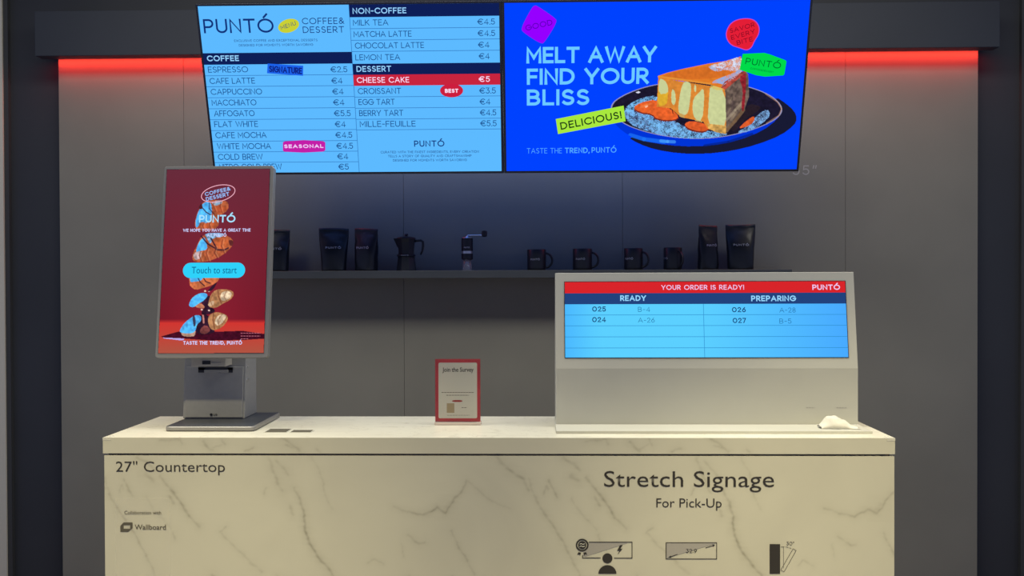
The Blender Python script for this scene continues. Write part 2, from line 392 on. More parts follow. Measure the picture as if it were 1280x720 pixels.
# ------------------------------------------------------------------ setting
YW = 4.75                                                   # face of the grey cladding
def structure(o, label=None): o['kind'] = 'structure'; return o
structure(MB().box(-3.4, 3.4, -2.5, 5.0, -.1, 0).build('floor', M_floor))
structure(MB().box(-3.4, 3.4, -2.5, 5.0, 3.4, 3.5).build('ceiling', M_ceil))
wb = structure(MB().box(-3.4, 3.4, 4.80, 5.0, 0, 3.4).build('wall_back', M_dark))
seams = [-2.29, -1.688, -.639, .397, 1.440, 2.053]
for a, b in zip(seams[:-1], seams[1:]):
    MB().box(a+(.0006 if a > -2.2 else 0), b-(.0006 if b < 2 else 0), YW, 4.799, .06, 2.62).build('panel', M_panel, wb, bevel=.0008)
FW = Frame((0, YW, 0))
i = Ink(FW); i.text('55"', 991, 218.8, 1019.5, 12, .12, gap=.28); i.build('lettering', pbr('grey_wall_lettering', (.34,.335,.33), .5), wb, -YW+.001)
sof = structure(MB().box(-2.338, 2.095, 4.62, 4.695, 2.534, 2.742).build('trim_1', M_soffit, bevel=.002))
MB().box(-2.338, 2.095, 4.695, 4.799, 2.60, 2.742).build('top_board', M_soffit, sof)
# pillars that close the bay left and right
a = float(hit(11, 200, (0,4.775,0), (0,1,0))[0]); b = float(hit(3.8, 200, (0,4.765,0), (0,1,0))[0])
pl = structure(MB().box(-3.0, a, 4.775, 4.799, .0, 3.4).build('wall_left', pbr('pillar_grey', (.035,.037,.042), .6)))
MB().box(-3.0, b, 4.765, 4.775, .0, 3.4).build('facing', M_beige, pl)
a = float(hit(1277, 200, (0,4.775,0), (0,1,0))[0])
structure(MB().box(a, 2.9, 4.775, 4.799, .0, 3.4).build('wall_right', MATS['pillar_grey']))
structure(MB().box(-2.29, 2.053, 4.738, 4.799, 0, .06).build('baseboard_back', M_dark))
led = MB().box(-2.32, -1.25, 4.716, 4.728, 2.5505, 2.555).build('led_strip', em((255,52,36), 4))
tag(led, 'red LED strip hidden behind the grey ceiling board, beside the menu screen', 'light strip', 'red LED strips')
led = MB().box(1.0, 2.08, 4.716, 4.728, 2.5505, 2.555).build('led_strip', em((255,52,36), 4))
tag(led, 'red LED strip hidden behind the grey ceiling board, beside the cheesecake screen', 'light strip', 'red LED strips')

# ------------------------------------------------------------------ counter
XL, XR, YF, YB, ZT = -1.3177, 1.0533, 2.9941, 3.455, 1.0179
S_T = .0475; GAP = .0065
FC = Frame((0, YF, 0))
def pxline(pts, wd, st): return (pts, wd, st)
VE = [([(131,598),(137,618),(146,635),(157,651),(166,664),(175,680),(184,698),(193,716),(200,734)],2.2,.55),
 ([(156,600),(161,611),(167,621)],1.8,.6), ([(150,617),(153,607),(155,612)],1.8,.45),
 ([(202,596),(214,611),(226,626),(239,647),(252,660)],2.2,.75), ([(173,572),(188,580),(195,588)],3,.5), ([(184,594),(193,601)],4,.45),
 ([(214,621),(219,631)],2.6,.5), ([(184,622),(193,638),(206,651),(215,662)],1.8,.35), ([(279,667),(295,684),(317,704)],2.0,.4), ([(277,666),(286,659)],1.8,.4),
 ([(340,572),(345,587),(352,605),(357,614)],3,.45), ([(350,576),(357,584),(365,594)],2.4,.4),
 ([(372,610),(380,627),(385,645),(385,660),(390,677),(400,695),(410,706),(420,719),(430,735)],2.4,.85),
 ([(366,632),(371,644)],3,.35), ([(394,571),(405,590),(409,605),(411,620),(420,637)],1.8,.32),
 ([(497,634),(515,640),(535,644),(545,639),(552,635),(562,641),(566,636),(575,622),(585,612),(589,601)],2.2,.72), ([(560,640),(568,630)],6,.3),
 ([(591,601),(605,614),(622,627),(644,636)],1.6,.38), ([(570,664),(577,680),(590,702),(599,719)],1.7,.5),
 ([(515,669),(524,677),(530,680),(536,679)],2.2,.5), ([(626,570),(640,585),(660,599),(667,612)],3,.55), ([(465,705),(472,699),(484,706)],1.6,.4),
 ([(315,704),(330,716)],3,.3), ([(218,668),(220,676)],1.8,.4), ([(336,610),(334,618)],1.6,.4), ([(507,680),(510,696)],1.5,.25)]
VS = [([(202,551),(214,550),(228,549),(230,555)],2,.5), ([(257,552),(265,561),(270,563)],2.4,.65), ([(281,549),(285,556)],1.8,.4), ([(310,564),(320,560)],2,.5),
 ([(357,547),(369,555),(379,564)],2.2,.6), ([(361,556),(372,560)],1.8,.4), ([(401,561),(406,565)],1.6,.35), ([(265,562),(280,556)],1.5,.35)]
def vein_sheet(name, z0, z1, veins, parent, step=.0032, wrap=None, x0=XL, x1=XR, mat=M_marble):
    nx = int((x1-x0)/step); nz = max(3, int((z1-z0)/step)); X, Z = np.meshgrid(np.linspace(x0, x1, nx), np.linspace(z0, z1, nz)); D = np.zeros_like(X)
    sx = .5*(float(FC.loc(660,640)[0])-float(FC.loc(658,640)[0])); zr = float(FC.loc(620, 640)[1])
    xo = float(FC.loc(128, 640)[0])
    per = 536*sx
    wx = X+.0013*np.sin(Z*170+X*60)+.0006*np.sin(Z*470); wz = Z+.0013*np.sin(X*150)+.0005*np.sin(X*430+Z*90)
    for pts, w, a in veins:
        P = [((p[0]-128)*sx+xo, zr-(p[1]-640)*sx) for p in pts]
        for dz, dx in ([(0,0)] if not wrap else [(0,0),(-wrap,.33*per),(-2*wrap,.71*per),(-3*wrap,.12*per)]):
            for k in (-1, 0, 1, 2):
                for j in range(len(P)-1):
                    xa, za = P[j][0]+k*per+dx, P[j][1]+dz; xb, zb = P[j+1][0]+k*per+dx, P[j+1][1]+dz
                    if max(xa,xb) < x0-.03 or min(xa,xb) > x1+.03 or max(za,zb) < z0-.03: continue
                    c0 = max(0, int((min(xa,xb)-.025-x0)/step)); c1 = min(nx, int((max(xa,xb)+.025-x0)/step)+2)
                    r0 = max(0, int((min(za,zb)-.025-z0)/step)); r1 = min(nz, int((max(za,zb)+.025-z0)/step)+2)
                    if c1 <= c0 or r1 <= r0: continue
                    x = wx[r0:r1, c0:c1]; z = wz[r0:r1, c0:c1]; L = (xb-xa)**2+(zb-za)**2
                    t = np.clip(((x-xa)*(xb-xa)+(z-za)*(zb-za))/L, 0, 1); d = np.hypot(x-xa-t*(xb-xa), z-za-t*(zb-za))
                    q = (j+.5)/(len(P)-1); taper = .45+.55*math.sin(math.pi*q); ww = w*sx
                    val = a*taper*(.62*np.exp(-(d/(ww*.60))**2)+.22*np.exp(-(d/(ww*2.8))**2))
                    D[r0:r1, c0:c1] = np.maximum(D[r0:r1, c0:c1], val)
    D *= .85+.3*np.sin(X*90+Z*140)*np.sin(Z*230-X*40)
    idx = np.arange(nx*nz).reshape(nz, nx); Fq = np.stack([idx[:-1,:-1], idx[:-1,1:], idx[1:,1:], idx[1:,:-1]], -1).reshape(-1, 4)
    V = np.stack([X, np.zeros_like(X), Z], -1).reshape(-1, 3); C = np.repeat(np.clip(D, 0, 1).reshape(-1, 1), 3, 1)
    o = grid_mesh(name, V, Fq, C, mat, parent); o.location.y = YF; return o
ctr = tag(empty('service_counter'), 'long service counter with white marble-look front below the worktop', 'counter')
MB().box(XL+.004, XR-.002, YF+.003, YB-.01, .0, ZT-S_T-GAP).build('carcass', M_marble_top, ctr)
vein_sheet('front_panel', .0, ZT-S_T-GAP, VE, ctr, wrap=.36, x0=XL+.004, x1=XR-.002)
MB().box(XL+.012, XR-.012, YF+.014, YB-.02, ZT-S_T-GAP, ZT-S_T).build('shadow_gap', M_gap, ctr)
top = tag(empty('countertop'), 'thick white marble-look worktop slab on the service counter', 'countertop')
MB().box(XL, XR, YF+.001, YB, ZT-S_T, ZT).build('slab', M_marble_top, top)
vein_sheet('front_edge', ZT-S_T, ZT, VS, top)
for cx in (XL+.012, XR-.012):
    MB().box(cx-.0125, cx+.0125, YF-.0012, YF+.03, ZT-.008, ZT+.0002).build('clear_tape', pbr('clear_tape', (.82,.80,.74), .2, alpha=.45), top)
# printed lettering and icons on the counter front
font_text('lettering', '27\u2033 Countertop' if False else '27" Countertop', FC, 145, 589.5, 281.3, 12.7, M_ink, ctr, -YF+.0012, bold=-.004)
font_text('lettering', 'Stretch Signage', FC, 755.1, 608.3, 967.5, 19.5, M_ink, ctr, -YF+.0012, bold=-.002)
font_text('lettering', 'For Pick-Up', FC, 820.4, 634, 902, 11.2, M_ink, ctr, -YF+.0012, bold=-.002)
font_text('lettering', 'Collaboration with', FC, 155.7, 642.8, 201.5, 4.4, M_ink2, ctr, -YF+.0012, bold=0)
font_text('lettering', 'Wallboard', FC, 168.6, 661.9, 207.5, 6.3, M_ink2, ctr, -YF+.0012, bold=.010)
MB().box(*[float(q) for q in (FC.loc(144.5,700)[0], FC.loc(213,700)[0])], YF-.0006, YF-.0001, .5, float(FC.loc(150,622)[1])).build('sticker_film', M_film, ctr)
def q4(pts, ox, oy, s): return [(ox+x/s, oy+y/s) for x, y in pts]
ic = Ink(FC); D4 = lambda p: q4(p, 700, 650, 4.0)
def ringl(ic, cx, cy, r, w): ic.line(D4(ell(cx, cy, r, r, 0, 32)+[(cx+r, cy)]), w)
def rectl(x0,x1,y0,y1,w): ic.line(D4([(x0,y0),(x1,y0),(x1,y1),(x0,y1),(x0,y0)]), w)
ic.line(D4([(203,189),(113,189),(113,176)]), .9); ic.line(D4([(143,110),(360,110),(360,190),(270,190)]), .9)
ic.poly(D4([(300,125),(285,153),(297,153),(287,174),(312,143),(301,143),(313,125)]))
ic.poly(D4(ell(237,191,25,25))); ic.poly(D4([(192,268)]+[(237+45*math.cos(t), 268-43*math.sin(t)) for t in np.linspace(math.pi, 0, 20)]))
ringl(ic,111,125,28,1.9); ic.poly(D4(ell(111,125,20,20)))
ic.poly(D4([(92,160),(105,163),(100,178),(96,171),(86,174)])); ic.poly(D4([(130,160),(117,163),(122,178),(126,171),(136,174)]))
ic.new(); rectl(530,783,113,194,.8)
ic.line(D4([(550,184),(587,171)]), .8); ic.poly(D4([(541,187),(553,177),(557,188)])); ic.line(D4([(728,138),(765,127)]), .8); ic.poly(D4([(775,124),(762,122),(765,134)]))
ic.new(); ic.poly(D4([(1048,120),(1100,120),(1100,268),(1048,268)])); ic.line(D4([(1103,250),(1165,143),(1180,152),(1120,258),(1103,250)]), .5)
ic.line(D4([(1104,134),(1122,133)]), .5); ic.line(D4([(1128,133),(1142,137)]), .5); ic.line(D4([(1146,138),(1156,142)]), .5); ic.line(D4([(1117,135),(1117,240)]), .35)
ic.text('32:9', 857.5, 691, 871, 5, .13); ic.text('30°', 983, 681.5, 992.5, 4.6, .12)
ic.build('icon', M_ink, ctr, -YF+.0014)
ic = Ink(FC); ic.poly(D4([(143,114),(340,114),(128,182),(116,178),(116,160)])); ic.new(); ic.poly(D4([(533,116),(779,116),(533,191)])); ic.build('icon_tint', M_inkg, ctr, -YF+.0010)
ic = Ink(FC); ic.line(D4([(98,120),(106,117),(114,121),(124,118)]), .8); ic.line(D4([(98,132),(106,129),(114,133),(124,130)]), .8); ic.build('icon_wave', M_paper, ctr, -YF+.0018)
ic = Ink(FC); W7 = lambda p: q4(p, 130, 620, 7.2)
ic.poly(W7([(148,268),(178,237),(258,237),(258,262),(178,262),(178,322),(148,322)])); ic.poly(W7([(258,262),(258,288),(218,322),(178,322),(178,294),(237,294),(237,262)]))
ic.build('emblem', M_ink2, ctr, -YF+.0012)

# ------------------------------------------------------------------ wall screens
TILT = -.320166; SX, SY, SZ = -.143175, 4.113768, 2.26668
FS = Frame((SX, SY, SZ), TILT)
def shift(fr, du):
    g = Frame((0,0,0)); g.o = fr.o+fr.ex*du; g.ex, g.ey, g.ez = fr.ex, fr.ey, fr.ez; return g
HW, HH = .605, .3402
def wall_screen(name, du, label, hang):
    fr = shift(FS, du); t = tag(empty(name, frame=fr), label, 'display', 'wall menu screens')
    b = .0095
    MB().box(-HW-b, HW+b, 0.0, .045, -HH-b, HH+b).build('housing', M_bezel, t, bevel=.002)
    MB().box(-.3, .3, .045, .075, -.2, .2).build('back_cover', M_bezel, t, bevel=.004)
    for s in (-.2, .2):
        br = MB()
        br.box(s-.02, s+.02, .07, .12, -.18, .18)
        for z in (.1,):
            p0 = (s, .1, z); y = (YW-.010-(fr.o+fr.ey*.1+fr.ez*z)[1])
            q = [(s+dx, .1+(0), z+dz) for dx, dz in ((-.015,-.015),(.015,-.015),(.015,.015),(-.015,.015))]
            d = np.array([0,1,0.]); dl = (d@fr.ey, d@fr.ez)
            br.loft([q, [(x, yy+dl[0]*y, zz+dl[1]*y) for x, yy, zz in q]])
        br.build('wall_bracket', M_bezel, t)
    return t, fr
def rect_px(fr, x0, x1, y0, y1, local_u=None):
    u0 = float(fr.loc(x0, (y0+y1)/2)[0]); u1 = float(fr.loc(x1, (y0+y1)/2)[0]); xm = (x0+x1)/2
    v0 = float(fr.loc(xm, y1)[1]); v1 = float(fr.loc(xm, y0)[1]); return [(u0,v0),(u1,v0),(u1,v1),(u0,v1)]
menu, FM = wall_screen('menu_display', -(HW+.0105), 'tilted wall screen on the left showing the pale blue coffee and dessert menu', 0)
bgp = mesh_obj('screen_panel', [(-HW,-.0006,-HH),(HW,-.0006,-HH),(HW,-.0006,HH),(-HW,-.0006,HH)], [(0,1,2,3)], em((93,186,255)), menu)
def ink(fr, parent, col, depth, fn, name='lettering', m=None):
    k = Ink(fr); k.each = name in ('rule_line', 'heading_band'); fn(k); return k.build(name, m or em(col), parent, depth)
uc = lambda y: float(FM.loc(435.4+(y-6.6)*.0692, y)[0])       # column divider
UC = uc(110); vy = lambda y, x=440: float(FM.loc(x, y)[1])
def bands(k):
    k.poly([(-HW, vy(80.2,340)),(UC, vy(80.2,340)),(UC, vy(65.7,340)),(-HW, vy(65.7,340))], local=True)
    k.poly([(UC, vy(20.6,530)),(HW, vy(20.6,530)),(HW, HH),(UC, HH)], local=True)
    k.poly([(UC, vy(93,530)),(HW, vy(93,530)),(HW, vy(79,530)),(UC, vy(79,530))], local=True)
ink(FM, bgp, (14,30,86), .0010, bands, 'heading_band')
ink(FM, bgp, (200,36,62), .0012, lambda k: k.poly([(UC, vy(106.6,530)),(HW, vy(106.6,530)),(HW, vy(92.8,530)),(UC, vy(92.8,530))], local=True), 'highlight_band')
def rules(k):
    t = .0011
    for y in (94,107.7,121.5,135.3,149,162.6,176.3,189.6,202.8):
        v = vy(y, 340); k.poly([(-HW, v-t),(UC, v-t),(UC, v+t),(-HW, v+t)], local=True)
    for y in (35,49.5,63.6,120.6,134.6,148.4,161.8):
        v = vy(y, 530); k.poly([(UC, v-t),(HW, v-t),(HW, v+t),(UC, v+t)], local=True)
    k.poly([(UC-t,-HH),(UC+t,-HH),(UC+t,HH),(UC-t,HH)], local=True)
ink(FM, bgp, (48,118,190), .0010, rules, 'rule_line')
def menu_text(k):
    for s, x0, y, x1 in (('ESPRESSO',260.5,90.7,310.5),('CAFE LATTE',262.5,104.9,319),('CAPPUCCINO',263.9,118.5,327.9),('MACCHIATO',265.1,132,320.8),('AFFOGATO',268,145.5,318.5),
        ('FLAT WHITE',268.3,158.9,322.7),('CAFE MOCHA',269.8,172.7,333.4),('WHITE MOCHA',271.9,186.5,338.9),('COLD BREW',273,199.8,328.7),('NITRO COLD BREW',274.5,212.3,352.5),
        ('€2.5',413.5,90.4,434.4),('€4',414.7,104.5,428.4),('€4',415.8,118,429.7),('€4',416.9,131.6,430.7),('€5.5',417.9,145.3,438.6),('€4',419,158.9,432.3),('€4.5',419.7,172.3,440.5),
        ('€4.5',420.9,186,441.5),('€4',422,199.1,435.5),('€5',423.4,212,436.2),
        ('MILK TEA',441.5,32,485.5),('MATCHA LATTE',442.3,46.4,514.5),('CHOCOLAT LATTE',443.9,60.7,530),('LEMON TEA',444.4,75.4,500.2),
        ('€4.5',596.9,30.8,618.7),('€4.5',597.3,45.2,619),('€4',597.8,59.6,611.8),('€4',598.7,73.8,612.1),
        ('CROISSANT',447.6,117.6,501.4),('EGG TART',448.4,131.2,493.5),('BERRY TART',449.2,145.1,504.2),('MILLE-FEUILLE',450,158.7,519.7),
        ('€3.5',599.3,116.9,619.8),('€4',599.8,130.7,612.9),('€4.5',600.1,144.3,620.3),('€5.5',600.6,157.8,620.8)):
        k.text(s, x0, y, x1, 7.4, .12, gap=.12 if len(s) < 5 else .14)
ink(FM, bgp, (22,74,138), .0014, menu_text)
def menu_head(k):
    k.text('PUNTÓ', 255.4, 41.6, 342.8, 17.7, .135, gap=.17); k.text('COFFEE&', 377.8, 30.3, 430.4, 7.9, .12); k.text('DESSERT', 378.9, 41.2, 430.4, 8, .12)
    k.text('PUNTÓ', 517.8, 183.3, 555.5, 7.6, .16)
    for s, x0, y, x1 in (('EXCLUSIVE COFFEE AND EXCEPTIONAL DESSERTS',293,52.4,397),('DESIGNED FOR MOMENTS WORTH SAVORING',298.9,58,391.5),
        ('CURATED WITH THE FINEST INGREDIENTS, EVERY CREATION',475.9,191.6,598.7),('TELLS A STORY OF QUALITY AND CRAFTSMANSHIP',485,196.6,589.5),('DESIGNED FOR MOMENTS WORTH SAVORING',491.5,201.8,583.4)):
        k.text(s, x0, y, x1, 2.9, .13)
ink(FM, bgp, (16,48,120), .0014, menu_head)
ink(FM, bgp, (150,210,255), .0016, lambda k: (k.text('COFFEE',259.2,76.6,298.9,7.2,.19), k.text('NON-COFFEE',441,17.3,507.9,7.4,.17), k.text('DESSERT',445.9,89.8,489,7.3,.17)))
ink(FM, bgp, (255,220,250), .0018, lambda k: (k.text('CHEESE CAKE',446.4,103.6,511.5,7,.14), k.text('€5',598.7,102.3,612.4,7,.14)))
ink(FM, bgp, (202,208,52), .0018, lambda k: k.poly(ell(360.9,32.2,13.4,8.4,-16)), 'menu_badge')
ink(FM, bgp, (40,72,120), .0022, lambda k: k.text('MENU',352,37.2,370.5,5,.13,y1=31))
ink(FM, bgp, (28,98,235), .0018, lambda k: k.poly([(334.7,79.3),(379.2,82.1),(378.9,94.7),(333.9,91.5)]), 'signature_badge')
ink(FM, bgp, (14,34,130), .0022, lambda k: k.text('SIGNATURE',336.5,89.9,377,8,.2,y1=92.6))
ink(FM, bgp, (196,30,168), .0018, lambda k: k.poly([(353.8,177.8),(356,176.6),(379.7,175),(404.5,176.4),(406.7,178),(406.7,187.9),(404,189.4),(379.7,190.7),(356,189.6),(353.8,188.4)]), 'seasonal_badge')
ink(FM, bgp, (245,205,255), .0022, lambda k: k.text('SEASONAL',355.6,185.1,404.6,4.6,.24))
ink(FM, bgp, (205,30,62), .0020, lambda k: k.poly(ell(564.5,113.1,14.4,8.5)), 'best_badge')
ink(FM, bgp, (255,225,250), .0024, lambda k: k.text('BEST',556.3,115.9,572.8,4.9,.24))

promo, FP = wall_screen('promotion_display', HW+.0105, 'tilted wall screen on the right showing a caramel cheesecake on vivid blue', 0)
bgr = mesh_obj('screen_panel', [(-HW,-.0006,-HH),(HW,-.0006,-HH),(HW,-.0006,HH),(-HW,-.0006,HH)], [(0,1,2,3)], em((0,66,255)), promo)
ink(FP, bgr, (108,202,255), .0010, lambda k: (k.text('MELT AWAY',657.9,79.3,819.6,20.4,.19,gap=.13), k.text('FIND YOUR',658.6,106,810.2,20.2,.19,gap=.13), k.text('BLISS',658.6,131.9,736.4,20,.19,gap=.13)))
ink(FP, bgr, (78,168,255), .0010, lambda k: (k.text('TASTE THE',658.6,191.8,702.2,6.6,.1), k.text('TREND,',706,191.4,736.7,6.8,.18), k.text('PUNTÓ',739.4,190.9,770.2,6.8,.16)))
ink(FP, bgr, (150,0,255), .0016, lambda k: k.poly(smooth([(668.5,6.6),(672,7.6),(694,22.5),(696.4,27.5),(681,52.5),(676.5,55.2),(654,40.5),(651,35.4),(664.5,9.8)],2)), 'good_badge')
ink(FP, bgr, (84,0,176), .0020, lambda k: k.text('GOOD',657.6,38.6,691,7,.13,y1=30.9))
# cheesecake picture, laid down as coloured cells of the screen
cv = Canvas(758, 66, 1006, 196, 2.2, (0,66,255)); K8 = lambda p: q4(p, 750, 70, 4.737)
cv.fill(K8([(160,478),(230,520),(330,555),(470,577),(620,580),(780,562),(930,525),(1070,470),(1150,410),(1167,370),(1150,325),(1100,280),(1040,240),(800,300),(400,400)]), (24,26,52), sm=1)
cv.fill(K8([(60,305),(70,380),(110,425),(170,470),(250,502),(400,528),(560,537),(740,520),(900,472),(1010,412),(1085,330),(1000,250),(600,300)]), (0,52,215), sm=1)
cv.line(K8([(180,468),(260,492),(380,508)]), 5, (30,120,250), .7); cv.line(K8([(360,502),(400,506),(440,508)]), 4, (90,180,255), .6)
cv.line(K8([(620,530),(760,508),(900,462)]), 3, (6,30,120), .6)
plate = [(60,305),(80,268),(130,235),(200,203),(300,172),(450,150),(620,145),(780,158),(880,180),(980,215),(1050,260),(1084,310),(1065,360),(980,410),(850,455),(700,485),(560,492),(420,482),(280,455),(150,410),(75,350)]
cv.fill(K8(plate), (150,150,190), sm=2)
pc = (572,322); cv.fill(K8([(pc[0]+(x-pc[0])*.985, pc[1]+(y-pc[1])*.975) for x, y in plate]), (28,24,46), sm=2, jit=.15)
cv.line(K8([(980,225),(1050,272),(1075,312),(1058,352),(985,398)]), 1.2, (190,140,110), .7)
sug = [(140,340),(160,290),(250,245),(340,230),(360,300),(420,370),(520,430),(700,450),(770,462),(680,482),(540,490),(400,478),(260,440),(170,400)]
cv.fill(K8(sug), (110,130,185), dens=.60, sm=1); cv.fill(K8(sug), (120,190,250), dens=.47, sm=1); cv.fill(K8([(150,330),(170,285),(250,248),(340,235),(335,262),(240,290),(180,330)]), (125,195,250), dens=.62, sm=1)
cv.fill(K8([(240,380),(520,425),(700,452),(760,462),(560,490),(420,478)]), (125,195,252), dens=.56, sm=1)
for q in (.58,.5): cv.fill(K8([(800,458),(880,410),(930,350),(990,310),(1012,350),(960,400),(880,450)]), (130,185,240) if q < .55 else (100,110,150), dens=q, sm=1)
cv.fill(K8([(210,215),(228,208),(240,214),(226,222)]), (220,220,240))
for c, P in (((120,40,30),[(190,312),(240,280),(335,258),(350,300),(425,312),(474,364),(440,386),(378,388),(328,376),(306,350),(236,341)]), ((226,96,42),[(192,306),(240,275),(335,255),(348,300),(422,312),(470,360),(440,378),(380,380),(330,368),(310,343),(240,333)]),
    ((120,40,30),[(498,402),(540,385),(632,405),(652,430),(620,456),(555,450),(508,430)]), ((222,92,42),[(500,398),(540,383),(630,402),(648,427),(618,448),(560,441),(510,421)]),
    ((40,30,40),[(760,430),(850,330),(880,280),(960,300),(930,330),(850,380),(800,450)]), ((215,90,42),[(815,432),(860,388),(915,350),(915,385),(880,415)])): cv.fill(K8(P), c, sm=1, jit=.12)
cv.fill(K8([(262,296),(280,288),(284,298),(270,306)]), (255,210,180)); cv.fill(K8([(228,300),(300,276),(310,284),(240,312)]), (240,130,70), a=.6, sm=1)
side = [(738,192),(860,85),(878,110),(882,240),(850,335),(745,462)]
cv.fill(K8(side), (104,88,80), jit=.25)
for k in range(16):
    a = random.random(); b_ = random.random(); x_ = 745+110*a; y_ = 200-105*a+(250-60*a)*b_; cv.line(K8([(x_,y_),(x_+8+14*random.random(),y_-18-22*random.random())]), 1.6+1.6*random.random(), (160,142,116) if k % 2 else (72,58,60), .4)
cv.line(K8([(748,380),(800,320),(845,270)]), 3, (175,160,135), .5); cv.line(K8([(748,440),(800,385),(850,320)]), 4, (120,92,66), .7)
cv.fill(K8([(822,130),(858,88),(868,120),(856,300),(846,335),(836,300),(848,200)]), (138,34,44), sm=1, jit=.2)
cv.fill(K8([(345,128),(740,192),(747,460),(640,432),(610,388),(480,362),(420,310),(335,300)]), (218,134,52), jit=.06)
crm = (201,208,150)
cv.fill(K8([(352,134),(385,146),(404,185),(402,240),(395,290),(337,298)]), (222,172,48), sm=1, jit=.06); cv.fill(K8([(350,130),(385,144),(404,182),(402,222),(345,226)]), crm, sm=1)
for P in ([(425,196),(438,200),(447,225),(448,280),(432,294),(420,262)],[(490,162),(512,148),(536,160),(540,190),(534,260),(522,335),(500,352),(468,340),(462,300),(476,210)],[(552,250),(585,218),(612,186),(618,250),(606,386),(560,374),(546,320)],[(560,165),(570,178),(568,217),(556,205)],
    [(652,168),(742,196),(747,430),(690,415),(636,402),(645,250)]): cv.fill(K8(P), crm, sm=1, jit=.04)
cv.fill(K8([(636,400),(747,412),(746,462),(690,452),(642,430)]), (206,160,86), jit=.2); cv.fill(K8([(468,335),(500,350),(500,368),(470,358)]), (200,160,90)); cv.fill(K8([(560,374),(606,386),(606,392),(565,384)]), (205,165,90))
cv.fill(K8([(650,168),(700,175),(742,195),(700,205),(660,190)]), (222,190,90), a=.7, sm=1); cv.line(K8([(427,318),(432,340)]), .9, (50,25,20))
cv.fill(K8([(342,118),(400,98),(480,78),(640,45),(740,30),(835,2),(840,92),(740,196),(655,170),(520,152),(345,132)]), (224,124,40), sm=0, jit=.05)
cv.fill(K8([(350,118),(480,86),(640,56),(780,60),(800,95),(700,130),(560,140),(430,130)]), (208,104,36), a=.7, sm=2, jit=.06)
cv.line(K8([(346,122),(430,132),(540,148),(650,164)]), 2.2, (230,152,60), .8)
cv.fill(K8([(640,58),(740,32),(838,-2),(842,70),(790,95),(740,80),(690,95),(650,75)]), (170,190,225), dens=.56, sm=1); cv.fill(K8([(640,58),(740,32),(838,-2),(842,70),(790,95),(740,80)]), (225,235,255), dens=.40, sm=1)
cv.fill(K8([(655,160),(690,138),(800,98),(842,60),(850,84),(760,150),(740,172),(700,160)]), (150,175,225), dens=.64, sm=1)
cv.fill(K8([(716,186),(740,150),(860,82),(862,98),(742,200)]), (160,66,56), jit=.3); cv.fill(K8([(720,180),(790,118),(850,80),(800,130)]), (200,200,225), dens=.42)
cv.build('cheesecake_picture', FP, bgr, .0012, masked=True)
ink(FP, bgr, (168,232,62), .0020, lambda k: k.poly([(694.7,148.7),(779.5,131.9),(782,151.5),(697.5,167.5)]), 'delicious_badge')
ink(FP, bgr, (14,52,24), .0024, lambda k: k.text('DELICIOUS!',701.3,162.2,777.2,9.2,.17,y1=147.8))
B8 = lambda p: q4(p, 900, 10, 8.0)
blob = smooth([(200,106),(285,100),(355,122),(398,190),(388,268),(345,330),(318,398),(265,428),(200,402),(115,378),(66,320),(54,250),(86,172),(136,128)], 2)
ink(FP, bgr, (214,66,176), .0016, lambda k: k.poly(B8(blob)), 'savor_badge')
ink(FP, bgr, (228,30,54), .0019, lambda k: k.poly(B8([(228+(x-228)*.95, 255+(y-255)*.95) for x, y in blob])), 'savor_badge')
ink(FP, bgr, (112,8,34), .0023, lambda k: (k.text('SAVOR',912.8,41.4,943.4,5.6,.13,y1=33.2), k.text('EVERY',914.4,49.9,944,5.6,.13,y1=41.4), k.text('BITE',921.3,56.3,941.4,5.6,.13,y1=51)))
ink(FP, bgr, (0,218,74), .0019, lambda k: k.poly(B8([(226,458),(440,448),(495,462),(655,522),(664,536),(642,662),(630,674),(450,686),(360,672),(195,616)])), 'green_badge')
ink(FP, bgr, (0,92,44), .0023, lambda k: (k.text('PUNTÓ',931.2,79.9,975.3,7.9,.13,y1=86), k.text('COFFEE&DESSERT',937.5,86.4,966.6,2.2,.12,y1=91.3)))

